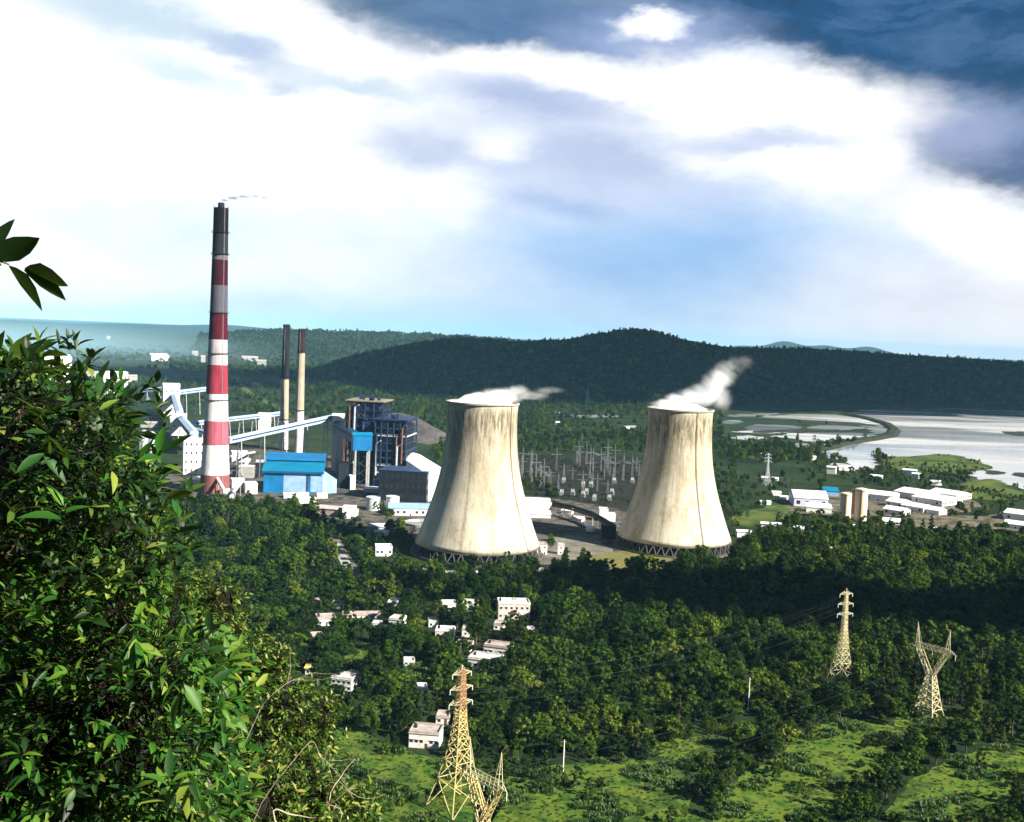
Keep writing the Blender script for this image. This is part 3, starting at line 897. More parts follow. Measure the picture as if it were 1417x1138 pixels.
sp = cap(rt) + [(px_off(P, zt, 672, 552, s), (24, 18, 7), 1.0), (px_off(P, zt, 694, 547, s), (24, 16, 9), 0.9), (px_off(P, zt, 714, 541, s), (22, 12, 8), 0.5), (px_off(P, zt, 735, 546, s), (24, 10, 6), 0.4),
                (px_off(P, zt, 760, 541, s), (20, 9, 5), 0.3), (px_off(P, zt, 700, 552, s), (22, 12, 5), 0.8), (px_off(P, zt, 728, 550, s), (22, 10, 4), 0.4)]
puff('steam', (P.x, P.y, zt), sp, 0.32, 0.07, 0.47, 1.5, 'thin white steam drifting off the rim of the left cooling tower', 'steam')
P, r0, rt, zt, s = TOWERS[1]
sp = cap(rt) + [(px_off(P, zt, 925, 560, s), (20, 16, 7), 1.0), (px_off(P, zt, 942, 555, s), (24, 17, 9), 1.0), (px_off(P, zt, 962, 550, s), (24, 16, 12), 1.0), (px_off(P, zt, 978, 545, s), (22, 15, 15), 1.0),
                (px_off(P, zt, 988, 536, s), (19, 14, 17), 1.0), (px_off(P, zt, 996, 526, s), (17, 13, 16), 0.9), (px_off(P, zt, 1003, 517, s), (16, 11, 15), 0.65), (px_off(P, zt, 1012, 509, s), (16, 10, 12), 0.45),
                (px_off(P, zt, 1024, 501, s), (16, 9, 9), 0.32), (px_off(P, zt, 1000, 550, s), (12, 10, 18), 0.6)]
puff('steam', (P.x, P.y, zt), sp, 0.30, 0.07, 0.48, 1.5, 'thick white steam rising to the right from the right cooling tower', 'steam')

# ------------------------------------------------------------------ chimneys
def tallchimney():
    P = gp(297, 681)
    s = mpp(P)
    t = thing('chimney', 'tall red and white banded chimney with a sooty top, left of the blue shed', 'chimney', P, 0)
    edges = [(290, 'soot'), (322, 'grey'), (352, 'mauve'), (360, 'maroon'), (395, 'smoke'), (433, 'maroon2'), (470, 'dirty'), (505, 'rose'), (545, 'white'), (582, 'pink'), (615, 'white'), (656, 'base'), (690, None)]
    cols = {'soot': (.007, .005, .008), 'grey': (.022, .025, .03), 'mauve': (.15, .13, .15), 'maroon': (.045, .003, .012), 'smoke': (.10, .095, .125), 'maroon2': (.085, .006, .016),
            'dirty': (.5, .47, .5), 'rose': (.30, .035, .06), 'white': (.8, .78, .76), 'pink': (.46, .11, .15), 'base': (.28, .1, .1)}
    def rad(py): return float(np.interp(py, [285, 330, 433, 545, 615, 660, 690], [9.8, 10.2, 11.8, 14.6, 17.3, 19.6, 20.6])) * s
    mats, prof, mis = [], [], []
    names = list(cols)
    for nme in names:
        c = cols[nme]
        mt, nt, bs = newmat('chimney paint ' + nme)
        co = objco(nt)
        a = noise(nt, 1.0, 5, scalev(nt, co, (0.35, 0.35, 0.03)), 0.65); b = noise(nt, 0.09, 5, co, 0.6)
        cc = ramp(nt, a, [(0.32, tuple(x * .62 for x in c)), (0.6, c)])
        cc = mixc(nt, 0.6, cc, ramp(nt, b, [(0.3, (.7, .7, .7)), (0.7, (1.12, 1.12, 1.12))]), 'MULTIPLY')
        nt.links.new(cc, bs.inputs['Base Color']); bs.inputs['Roughness'].default_value = 0.8; bs.inputs['Specular IOR Level'].default_value = 0.1
        mats.append(mt)
    mb = MB()
    ztop = zat(288, P)
    for i in range(len(edges) - 1):
        za = zat(edges[i][0], P) if i else ztop
        zb = zat(edges[i + 1][0], P) if edges[i + 1][1] else 0
        zb = max(zb, 0)
        mb.lathe([(rad(edges[i + 1][0]), zb), (rad(edges[i][0]), za)], 48, mis=[names.index(edges[i][1])])
    rt_ = rad(288)
    mb.lathe([(rt_, ztop), (rt_ - .9, ztop), (rt_ - .9, ztop - 6), (.01, ztop - 6)], 48, mis=[0, 0, 0])
    shaft = mb.build('shaft', mats, t, smooth=True)
    shaft.data.polygons.foreach_set('use_smooth', [True] * len(shaft.data.polygons))
    for py in (322, 352, 433, 489, 553):
        z = zat(py, P); r = rad(py)
        mb = MB(); mb.lathe([(r + .02, z - .3), (r + 1.4, z - .3), (r + 1.4, z), (r + .02, z)], 40, closed=True)
        for k in range(20):
            a = 2 * PI * k / 20; a2 = 2 * PI * (k + 1) / 20
            p = Vector(((r + 1.35) * math.cos(a), (r + 1.35) * math.sin(a), z)); q = Vector(((r + 1.35) * math.cos(a2), (r + 1.35) * math.sin(a2), z + 1.2))
            mb.beam(p, (p.x, p.y, z + 1.2), .12); mb.beam((p.x, p.y, z + 1.2), q, .12)
        mb.build('gallery', M_dark, t)
    # flue pipe standing out of the top, and rim points
    mb = MB(); mb.lathe([(3.3, ztop - 6), (3.3, ztop + 4.6), (2.6, ztop + 5.4), (2.4, ztop + 5.4), (2.4, ztop - 2)], 24)
    mb.build('flue', M_dark, t)
    for k in range(4):
        a = k * PI / 2 + .3
        mb = MB(); mb.beam((rt_ * .96 * math.cos(a), rt_ * .96 * math.sin(a), ztop - 1), (rt_ * .96 * math.cos(a), rt_ * .96 * math.sin(a), ztop + 2.5), .35)
        mb.build('lightning_rod', M_dark, t)
    mb = MB()
    f = math.atan2(-P.y, -P.x) + 0.5
    for i in range(len(edges) - 1):
        za = zat(edges[i][0], P) if i else ztop
        zb = max(zat(edges[i + 1][0], P), 0)
        for da in (-.3, .3):
            ra, rb = rad(edges[i][0]) + .3, rad(edges[i + 1][0]) + .3
            mb.beam((ra * math.cos(f) - da * math.sin(f), ra * math.sin(f) + da * math.cos(f), za), (rb * math.cos(f) - da * math.sin(f), rb * math.sin(f) + da * math.cos(f), zb), .16)
    mb.build('ladder', M_grey, t)
    return P, ztop
CP, CZ = tallchimney()
puff('smoke', (CP.x, CP.y, CZ + 6), [((3, 0, 2), (6, 4, 2.5), .8), ((11, 2, 5), (10, 5, 2.6), .7), ((22, 4, 7), (10, 5, 2.6), .55), ((33, 6, 8), (9, 5, 3), .4), ((42, 8, 7), (9, 5, 3), .3)], 0.60, 0.25, 0.45, 0.9,
     'faint grey smoke trailing right from the top of the banded chimney', 'smoke', (.35, .35, .42))
def slimchimney(label, bpx, tpy, wpx, band, darkc, loc):
    P = gp(*bpx); s = mpp(P)
    t = thing('chimney', label, 'chimney', P, 0)
    zt = zat(tpy, P); zb = zat(band, P)
    zm = zb * .42
    rt_, rb = wpx[0] / 2 * s, wpx[1] / 2 * s
    def r(z): return rb + (rt_ - rb) * (z / zt) ** .7
    mt1 = pm('chimney soot ' + loc, darkc, .5, .08, .85)
    mt2 = pm('chimney ochre concrete', (.40, .33, .25), .3, .06, .85, .5)
    mt3 = pm('chimney pale base', (.62, .55, .52), .2, .06, .85, .3)
    mb = MB()
    mb.lathe([(r(0), 0), (r(zm), zm)], 32, mis=[2]); mb.lathe([(r(zm), zm), (r(zb), zb)], 32, mis=[1])
    mb.lathe([(r(zb), zb), (r(zt), zt), (r(zt) - .6, zt), (r(zt) - .6, zt - 4), (.01, zt - 4)], 32, mis=[0] * 4)
    mb.build('shaft', [mt1, mt2, mt3], t, smooth=True)
    for z in (zb, zt - 3, zm):
        mb = MB(); mb.lathe([(r(z) + .02, z - .3), (r(z) + 1.1, z - .3), (r(z) + 1.1, z + .9), (r(z) + .95, z + .9), (r(z) + .95, z - .05), (r(z) + .02, z)], 28, closed=True)
        mb.build('gallery', M_dark, t)
    mb = MB()
    f = math.atan2(-P.y, -P.x) - .4
    mb.beam((rb * math.cos(f) * 1.02, rb * math.sin(f) * 1.02, 0), (1.05 * rt_ * math.cos(f), 1.05 * rt_ * math.sin(f), zt), .3)
    mb.build('ladder', M_grey, t)
slimchimney('slim chimney with a black upper third, left one of the pair behind the conveyor', (392, 622), 449, (9, 13), 524, (.008, .008, .013), 'one')
slimchimney('slim chimney with a brown sooty head, right one of the pair behind the conveyor', (413, 626), 455, (9.5, 14), 488, (.022, .008, .008), 'two')

# ------------------------------------------------------------------ generic buildings
def building(name, label, cat, px, py, w, h, d, rot=0, roof='gable', wall=None, roofm=None, wins=None, group=None, eave=0.6, rise=None, parapet=False, extra=None, clear=True, floors=1, door=True):
    """w,h in photo pixels (width across, wall height), d depth in metres"""
    P = gp(px, py); s = mpp(P)
    W, Hh = w * s, h * s
    wall = wall or M_white; roofm = roofm or M_wroof
    t = thing(name, label, cat, (P.x, P.y, 0), facing(P, rot), group)
    mb = MB()
    rs = rise * s if rise is not None else min(W, d) * .18
    x0, x1 = -W / 2, W / 2
    if roof == 'gable':           # ridge along the width
        mb.add([(x0, 0, 0), (x1, 0, 0), (x1, d, 0), (x0, d, 0), (x0, 0, Hh), (x1, 0, Hh), (x1, d, Hh), (x0, d, Hh), (x0, d / 2, Hh + rs), (x1, d / 2, Hh + rs)],
               [(0, 1, 5, 4), (2, 3, 7, 6), (1, 2, 6, 9, 5), (3, 0, 4, 8, 7), (0, 3, 2, 1)])
    elif roof == 'gable2':        # ridge runs away from the viewer
        mb.add([(x0, 0, 0), (x1, 0, 0), (x1, d, 0), (x0, d, 0), (x0, 0, Hh), (x1, 0, Hh), (x1, d, Hh), (x0, d, Hh), (0, 0, Hh + rs), (0, d, Hh + rs)],
               [(0, 1, 5, 8, 4), (2, 3, 7, 9, 6), (1, 2, 6, 5), (3, 0, 4, 7), (0, 3, 2, 1)])
    elif roof == 'shed':
        mb.hull([(x0, 0, 0), (x1, 0, 0), (x1, d, 0), (x0, d, 0)], [(x0, 0, Hh), (x1, 0, Hh), (x1, d, Hh + rs), (x0, d, Hh + rs)])
    else:
        mb.box(x0, x1, 0, d, 0, Hh)
    mb.build('wall', wall, t)
    mb = MB(); e = eave; th = .25
    def slab(a, b, c_, d_):
        up = Vector((0, 0, th)); lift = Vector((0, 0, .03))
        a, b, c_, d_ = (Vector(q) + lift for q in (a, b, c_, d_))
        mb.hull([a, b, c_, d_], [a + up, b + up, c_ + up, d_ + up])
    if roof == 'gable':
        k = rs / (d / 2) * e
        slab((x0 - e, -e, Hh - k), (x1 + e, -e, Hh - k), (x1 + e, d / 2, Hh + rs), (x0 - e, d / 2, Hh + rs))
        slab((x0 - e, d / 2, Hh + rs), (x1 + e, d / 2, Hh + rs), (x1 + e, d + e, Hh - k), (x0 - e, d + e, Hh - k))
    elif roof == 'gable2':
        k = rs / (W / 2) * e
        slab((x0 - e, -e, Hh - k), (0, -e, Hh + rs), (0, d + e, Hh + rs), (x0 - e, d + e, Hh - k))
        slab((0, -e, Hh + rs), (x1 + e, -e, Hh - k), (x1 + e, d + e, Hh - k), (0, d + e, Hh + rs))
    elif roof == 'shed':
        slab((x0 - e, -e, Hh), (x1 + e, -e, Hh), (x1 + e, d + e, Hh + rs), (x0 - e, d + e, Hh + rs))
    else:
        mb.box(x0 - e * .5, x1 + e * .5, -e * .5, d + e * .5, Hh + .02, Hh + .3)
        if parapet:
            for q in ((x0, x1, 0, .3), (x0, x1, d - .3, d), (x0, x0 + .3, .3, d - .3), (x1 - .3, x1, .3, d - .3)):
                mb.box(q[0], q[1], q[2], q[3], Hh + .31, Hh + 1.2)
    mb.build('roof', roofm, t)
    if wins:
        n, ww, wh = wins
        src = None
        fh = Hh / floors
        for fl in range(floors):
            for i in range(n):
                cx = x0 + W * (i + .5) / n
                isdoor = door and fl == 0 and i == n // 2
                if isdoor:
                    m2 = MB(); m2.box(cx - .6, cx + .6, -.08, 0.1, .05, 2.2)
                    m2.build('door', M_door, t)
                    continue
                if src is None:
                    m2 = MB(); m2.box(-ww / 2, ww / 2, -.06, .1, 0, wh)
                    src = m2.build('window', M_glass, t); o = src
                    m3 = MB(); m3.box(-ww / 2 - .15, ww / 2 + .15, -.35, -.065, wh + .02, wh + .14); m3.build('sunshade', wall, src)
                else: o = copy_tree(src, t)
                o.location = (cx, 0, fl * fh + max(.9, fh * .5 - wh / 2))
        # same on the right-hand end
        if d > 7:
            for fl in range(floors):
                for i in range(max(1, int(d / 5))):
                    o = copy_tree(src, t)
                    o.rotation_euler = (0, 0, PI / 2)
                    o.location = (x1, d * (i + .5) / max(1, int(d / 5)), fl * fh + max(.9, fh * .5 - wh / 2))
    if extra: extra(t, x0, x1, d, Hh)
    if clear:
        c_, s_ = math.cos(t.rotation_euler[2]), math.sin(t.rotation_euler[2])
        cl = [(x0 - 3, -20 if clear == 'front' else -5), (x1 + 3, -20 if clear == 'front' else -5), (x1 + 3, d + 3), (x0 - 3, d + 3)]
        notree([(P.x + a * c_ - b * s_, P.y + a * s_ + b * c_) for a, b in cl])
    return t

# blue stepped-roof shed
def blue_shed():
    P = gp(405, 683); s = mpp(P)
    t = thing('shed', 'large bright blue shed with a stepped turquoise roof, right of the banded chimney', 'industrial shed', (P.x, P.y, 0), facing(P, -4))
    W = 80 * s; x0, x1 = -W / 2, W / 2
    h1, h2, h3 = 31 * s, 39 * s, 44 * s
    d1, d2 = 26, 52
    mb = MB()
    mb.add([(x0, 0, 0), (x1, 0, 0), (x1, d1, 0), (x0, d1, 0), (x0, 0, h1), (x1, 0, h1), (x1, d1, h2), (x0, d1, h2)], [(0, 1, 5, 4), (1, 2, 6, 5), (3, 0, 4, 7)])
    mb.build('front_wall', M_blue, t)
    mb = MB()
    mb.hull([(x0, d1 + .05, 0), (x1, d1 + .05, 0), (x1, d2, 0), (x0, d2, 0)], [(x0, d1 + .05, h2 + 2), (x1, d1 + .05, h2 + 2), (x1, d2, h3 + 3), (x0, d2, h3 + 3)])
    mb.build('rear_wall', M_blue2, t)
    def roofslab(y0, z0, y1, z1, mt, e=1.6):
        m2 = MB()
        n = 24
        m2.hull([(x0 - e, y0, z0), (x1 + e, y0, z0), (x1 + e, y1, z1), (x0 - e, y1, z1)], [(x0 - e, y0, z0 + .5), (x1 + e, y0, z0 + .5), (x1 + e, y1, z1 + .5), (x0 - e, y1, z1 + .5)])
        for i in range(n + 1):
            xx = x0 - e + (W + 2 * e) * i / n
            m2.beam((xx, y0, z0 + .55), (xx, y1, z1 + .55), .3)
        return m2.build('roof', mt, t)
    roofslab(-2.2, h1 - .5, d1 - .1, h2 + .08, M_cyan)
    r2 = roofslab(d1 - 1.0, h2 + 2.1, d2 + 2, h3 + 3.2, M_blue)
    mb = MB(); mb.box(x0 - 1.7, x1 + 1.7, -2.6, -2.25, h1 - 2.2, h1 - .1); mb.build('gutter', M_blue2, t)
    # translucent sheets, corner column, doorway
    mb = MB(); mb.box(x0 + W * .34, x0 + W * .72, -.18, -.02, 2, h1 - 3); mb.build('wall_panel', M_pblue, t)
    mb = MB(); mb.box(x0 + W * .80, x1 - .4, -.18, -.02, 2, h1 - 3); mb.build('wall_panel', M_pblue, t)
    mb = MB(); mb.box(x0 + W * .73, x0 + W * .765, -.4, -.02, 0, h1 - 2); mb.build('downpipe', M_navy, t)
    # right-hand porch with a pointed end
    mb = MB()
    mb.hull([(x1 + .05, 2, 0), (x1 + 15, 9, 0), (x1 + .05, 20, 0)], [(x1 + .05, 2, h1 - 1), (x1 + 15, 9, h1 * .62), (x1 + .05, 20, h1 - 1)])
    mb.build('annex', M_pblue, t)
    mb = MB()
    for i in range(6):
        mb.box(x0 - .2, x0 - .02, 3 + i * 4, 5 + i * 4, 6, h1 - 4)
    mb.build('side_louvre', M_white, t)
blue_shed()

# conveyors: box galleries on trestles, with transfer houses
def conveyor(label, a, b, w, hgt, mt, legs=3, sloped_end=None, group='conveyor galleries', legmat=None, extra_end=None):
    """a,b = (px, py of gallery underside, px py of ground below)"""
    A0 = gp(a[0], a[2]); B0 = gp(b[0], b[2])
    za, zb = zat(a[1], A0), zat(b[1], B0)
    c = (A0 + B0) / 2
    t = thing('conveyor', label, 'conveyor', (c.x, c.y, 0), 0, group)
    A = Vector((A0.x - c.x, A0.y - c.y, za)); Bv = Vector((B0.x - c.x, B0.y - c.y, zb))
    d = Bv - A; dh = Vector((d.x, d.y, 0)).normalized(); sd = Vector((-dh.y, dh.x, 0)) * w / 2; up = Vector((0, 0, hgt))
    mb = MB()
    mb.hull([A - sd, A + sd, Bv + sd, Bv - sd], [A - sd + up, A + sd + up, Bv + sd + up, Bv - sd + up])
    mb.build('gallery', mt, t)
    rp = Vector((0, 0, hgt + .03)); pk = Vector((0, 0, hgt + w * .22))
    mb = MB()
    mb.hull([A - sd * 1.12 + rp, A + sd * 1.12 + rp, Bv + sd * 1.12 + rp, Bv - sd * 1.12 + rp], [A + pk - sd * .1, A + pk + sd * .1, Bv + pk + sd * .1, Bv + pk - sd * .1])
    mb.build('roof', M_conv if mt is M_conv else M_cyan if mt is M_blue else mt, t)
    # windows and bracing along the sides
    for sg in (-1.02, 1.02):
        o_ = sd * sg
        mb = MB(); mb.beam(A + d * .02 + o_ + up * .6, Bv - d * .02 + o_ + up * .6, hgt * .2); mb.build('window_strip', M_bsteel, t)
    for i in range(legs):
        f = (i + .5) / legs
        p = A + d * f
        if p.z < 4: continue
        mb = MB()
        for sg in (-1, 1):
            mb.beam(p + sd * sg * .8, Vector((p.x, p.y, 0)) + sd * sg * 1.5, .9)
        k = max(2, int(p.z / 9))
        for j in range(k):
            z0, z1 = p.z * j / k, p.z * (j + 1) / k
            w0 = 1.5 - .7 * j / k; w1 = 1.5 - .7 * (j + 1) / k
            mb.beam(Vector((p.x, p.y, z0)) + sd * w0, Vector((p.x, p.y, z1)) - sd * w1, .35)
            mb.beam(Vector((p.x, p.y, z1)) + sd * w1, Vector((p.x, p.y, z1)) - sd * w1, .35)
        mb.build('trestle', legmat or M_lgrey, t)
    return t
conveyor('long pale blue conveyor climbing right in front of the two slim chimneys', (314, 614, 668), (462, 581, 648), 5.5, 6.2, M_conv, 5)
conveyor('blue conveyor gallery sloping from the white head house towards the bright blue box', (462, 596, 650), (500, 619, 674), 9, 12, M_blue2, 2)
conveyor('pale conveyor dropping from the white transfer house to the lower junction house', (240, 550, 575), (248, 577, 600), 11, 8, M_conv, 2)
conveyor('pale conveyor curving from the junction house down to the windowed building', (250, 584, 603), (268, 606, 632), 11, 7.5, M_conv, 2)
conveyor('thin pale conveyor running left from the tall white transfer house', (246, 538, 575), (196, 543, 572), 7, 5, M_conv, 3)
conveyor('thin pale conveyor running right from the transfer house behind the banded chimney', (246, 546, 575), (300, 539, 572), 8, 6, M_conv, 3)
conveyor('level pale conveyor behind the banded chimney leading to a small house', (266, 589, 608), (360, 578, 598), 7, 5, M_conv, 5)
conveyor('level pale conveyor between the small house and the slim chimneys', (372, 577, 597), (392, 574, 595), 7, 5, M_conv, 2)
conveyor('short white conveyor dropping right at the foot of the junction house', (262, 596, 618), (284, 602, 628), 6, 5, M_conv, 2)
def blue_box():
    P = gp(500, 677); s = mpp(P)
    t = thing('transfer_house', 'bright blue transfer box standing on two tall legs in front of the boiler house', 'transfer house', (P.x, P.y, 0), facing(P, 8))
    z0, z1 = zat(624, P), zat(603, P)
    W = 26 * s
    mb = MB(); mb.box(-W / 2, W / 2, 0, 16, z0, z1); mb.build('body', M_blue, t)
    mb = MB(); mb.hull([(-W / 2 - .8, -.8, z1 + .03), (W / 2 + .8, -.8, z1 + .03), (W / 2 + .8, 16.8, z1 + .03), (-W / 2 - .8, 16.8, z1 + .03)], [(-W / 2 - .8, 7, z1 + 3), (W / 2 + .8, 7, z1 + 3), (W / 2 + .8, 9, z1 + 3), (-W / 2 - .8, 9, z1 + 3)]); mb.build('roof', M_cyan, t)
    for xx, yy in ((-W * .36, 1), (W * .36, 1), (-W * .36, 15), (W * .36, 15)):
        mb = MB(); mb.beam((xx, yy, 0), (xx, yy, z0 - .02), 2.0); mb.build('leg', M_grey, t)
    mb = MB()
    for k in range(4):
        za, zb = z0 * k / 4, z0 * (k + 1) / 4
        mb.beam((-W * .36, 15.3, za), (W * .36, 15.3, zb), .5); mb.beam((W * .36, 15.3, za), (-W * .36, 15.3, zb), .5)
    mb.build('bracing', M_navy, t)
blue_box()

# boiler house: open steel frame around dark boilers
def boiler(label, px, py, w, top, d, rot, bays, floors, roofm, seed):
    r2 = random.Random(seed)
    P = gp(px, py); s = mpp(P)
    t = thing('boiler_house', label, 'boiler house', (P.x, P.y, 0), facing(P, rot), 'boiler houses')
    W = w * s; Hh = zat(top, P); x0, x1 = -W / 2, W / 2
    mb = MB(); mb.hull([(x0 + W * .05, d * .12, 0), (x1 - W * .05, d * .12, 0), (x1 - W * .05, d * .9, 0), (x0 + W * .05, d * .9, 0)],
                       [(x0 + W * .05, d * .12, Hh * .93), (x1 - W * .05, d * .12, Hh * .93), (x1 - W * .05, d * .9, Hh * .93), (x0 + W * .05, d * .9, Hh * .93)])
    mb.build('boiler', M_dark, t)
    for i in range(bays + 1):
        for j in (0, 1):
            xx = x0 + W * i / bays
            mb = MB(); mb.box(xx - .7, xx + .7, j * d - .7, j * d + .7, 0, Hh); mb.build('column', M_bsteel, t)
    for k in range(1, floors + 1):
        z = Hh * k / floors - 1
        mb = MB()
        mb.box(x0 + .72, x1 - .72, .75, d - .75, z - .25, z + .1)
        mb.box(x0 + .72, x1 - .72, -.5, .5, z - .6, z + .6); mb.box(x0 + .72, x1 - .72, d - .5, d + .5, z - .6, z + .6)
        mb.box(x0 - .5, x0 + .5, .72, d - .72, z - .6, z + .6); mb.box(x1 - .5, x1 + .5, .72, d - .72, z - .6, z + .6)
        for i in range(bays * 3):
            xx = x0 + W * (i + .5) / (bays * 3)
            mb.beam((xx, -.3, z + .62), (xx, -.3, z + 1.9), .12)
        mb.beam((x0 + 1, -.3, z + 1.9), (x1 - 1, -.3, z + 1.9), .16)
        mb.build('floor', r2.choice([M_bsteel, M_navy, M_lgrey, M_bsteel]), t)
    for k in range(floors):
        for i in range(bays):
            if r2.random() < .38:
                xa, xb = x0 + W * i / bays + .8, x0 + W * (i + 1) / bays - .8
                za, zb = Hh * k / floors, Hh * (k + 1) / floors - 1.7
                mb = MB(); mb.beam((xa, .0, za), (xb, .0, zb), .5); mb.beam((xb, -.1, za), (xa, -.1, zb), .5); mb.build('bracing', M_bsteel, t)
    for n_ in range(int(floors * bays * .85)):
        i = r2.randrange(bays); k = r2.randrange(floors)
        xa, xb = x0 + W * i / bays + 1, x0 + W * (i + 1) / bays - 1
        za, zb = Hh * k / floors, Hh * (k + 1) / floors - 2
        mb = MB(); yy = 1.5 + r2.random() * 3
        mb.box(xa, xb, yy, yy + 3, za + .2, zb)
        mb.build('machinery', r2.choice([M_navy, M_rust, M_bsteel, M_dark, M_navy, M_bsteel, M_dark]), t)
    for n_ in range(5):
        xx = x0 + W * r2.random(); yy = -1.6 - n_ * .01
        mb = MB(); za = Hh * r2.uniform(.1, .4); zb = Hh * r2.uniform(.6, .95)
        mb.tube([(xx, yy, za), (xx, yy, zb), (xx + 5, yy, zb + 3)], 1.1, 8); mb.build('pipe', r2.choice([M_lgrey, M_bsteel, M_rust]), t)
    mb = MB(); mb.box(x0 - 2, x1 + 2, -2, d + 2, Hh + .03, Hh + 1.3)
    mb.build('roof', roofm, t)
    mb = MB()
    for n_ in range(7):
        xx = x0 + W * r2.uniform(.08, .85); yy = d * r2.uniform(.05, .7); q = r2.uniform(2, 5)
        mb.box(xx, xx + q, yy, yy + q, Hh + 1.32, Hh + 1.4 + r2.uniform(2, 6))
    mb.build('roof_plant', M_bsteel, t)
    return t
boiler('taller dark boiler house with a dusty tan roof behind the bright blue box', 502, 664, 50, 556, 46, -14, 4, 10, M_tan, 4)
boiler('lower blue-grey boiler frame with open floors, right of the taller boiler house', 538, 674, 44, 582, 52, -14, 5, 9, M_bsteel, 9)
building('turbine_hall', 'dark low block with a greenish face at the foot of the boiler frames', 'turbine hall', 556, 694, 68, 42, 40, -12, 'flat', M_dark, M_navy, wins=(9, 2.6, 5), floors=3, door=False, clear=False)
building('turbine_hall', 'long hall with a pale sheet roof, half hidden behind the left cooling tower', 'turbine hall', 600, 694, 34, 42, 150, 12, 'gable2', M_white, M_wroof, rise=5, clear=False)
building('turbine_hall', 'bright white flat block just right of the left cooling tower', 'industrial building', 737, 712, 52, 17, 30, 4, 'flat', M_white, M_wroof, clear=False)
building('store_shed', 'low white lean-to with dark openings below the white flat block', 'shed', 742, 717, 40, 5, 12, 4, 'shed', M_white, M_wroof, rise=3, clear=False)

# white head house and other transfer houses
building('transfer_house', 'small white head house at the upper end of the long conveyor', 'transfer house', 466, 652, 16, 76, 18, 0, 'gable', M_white, M_wroof, rise=3, clear=False)
building('transfer_house', 'tall white transfer house where four conveyors meet, left of the chimney', 'transfer house', 237, 577, 22, 42, 26, 6, 'gable', M_white, M_wroof, wins=(3, 2, 4), rise=4, clear=False, floors=3, door=False)
building('transfer_house', 'white junction house halfway down the dropping conveyor', 'transfer house', 246, 603, 20, 27, 20, -6, 'gable', M_white, M_wroof, wins=(2, 2, 3), rise=3, clear=False, door=False)
building('crusher_house', 'white windowed crusher house on a dark base beside the chimney foot', 'industrial building', 268, 657, 28, 48, 24, 4, 'flat', M_white, M_wroof, wins=(4, 1.8, 3), floors=4, clear=False, door=False)
building('transfer_house', 'tiny white house on the level conveyor between the chimneys', 'transfer house', 366, 598, 17, 23, 16, 0, 'gable', M_white, M_wroof, rise=3, clear=False)
building('coal_bunker', 'square white bunker block on the skyline of the leafy tree, left of the conveyors', 'industrial building', 160, 548, 32, 33, 40, 8, 'flat', M_white, M_wroof, wins=(5, 2.2, 5), floors=2, clear=False, door=False)
building('coal_bunker', 'farther white bunker block half hidden by the leafy tree at left', 'industrial building', 78, 530, 40, 34, 46, 10, 'gable', M_white, M_wroof, wins=(5, 2.2, 5), floors=2, clear=False, rise=5, door=False)
building('warehouse', 'lone white roofed warehouse in the hazy plain left of the banded chimney', 'warehouse', 222, 500, 24, 7, 90, 12, 'gable', M_white, M_wroof, rise=3)
for i, (px, py, w, h, lab) in enumerate([(184, 529, 12, 8, 'small white shed right of the square bunker block'), (128, 523, 16, 7, 'low white shed left of the square bunker block'),
        (270, 494, 8, 6, 'tiny white hut far behind the banded chimney'), (281, 502, 6, 8, 'tiny narrow white hut beside the far left of the chimney'),
        (346, 500, 22, 5, 'low pale shed in the haze right of the banded chimney'), (362, 506, 12, 6, 'little pale hut in the haze left of the slim chimneys'),
        (327, 529, 7, 5, 'tiny white hut close right of the rose chimney band'), (211, 574, 16, 5, 'low grey white shed below the thin left conveyor'),
        (206, 592, 22, 6, 'low white roofed shed above the grey hopper silos'), (150, 470, 5, 3, 'speck of a white hut far out on the hazy plain'), (352, 536, 10, 5, 'small white hut on the green strip behind the chimney')]):
    building('hut', lab, 'hut', px, py, w, h, 18, random.uniform(-15, 15), 'gable', M_grey, M_grey, rise=2, clear=False)

# grey hopper silos at the left
def hopper_silo(px, py, wpx, top, neck, label):
    P = gp(px, py); s = mpp(P); zt = zat(top, P); zn = zat(neck, P); r = wpx / 2 * s
    t = thing('silo', label, 'silo', P, facing(P), 'hopper silos')
    mb = MB(); mb.lathe([(1.2, 4), (r * .55, zn * .6), (r, zn), (r, zt), (r * .4, zt + r * .5), (.01, zt + r * .5)], 28); mb.build('drum', M_lgrey, t, smooth=False)
    for k in range(4):
        a = k * PI / 2 + .6
        mb = MB(); mb.beam((r * math.cos(a) * 1.03, r * math.sin(a) * 1.03, 0), (r * math.cos(a) * 1.03, r * math.sin(a) * 1.03, zn + 3), .8); mb.build('leg', M_grey, t)
    mb = MB(); mb.beam((r + .5, 0, 0), (r + .5, 0, zt), .5); mb.build('ladder', M_grey, t)
hopper_silo(198, 660, 11, 598, 615, 'left grey hopper silo narrowing to its foot, at the edge of the leafy tree')
hopper_silo(209, 657, 10, 600, 617, 'right grey hopper silo narrowing to its foot, at the edge of the leafy tree')

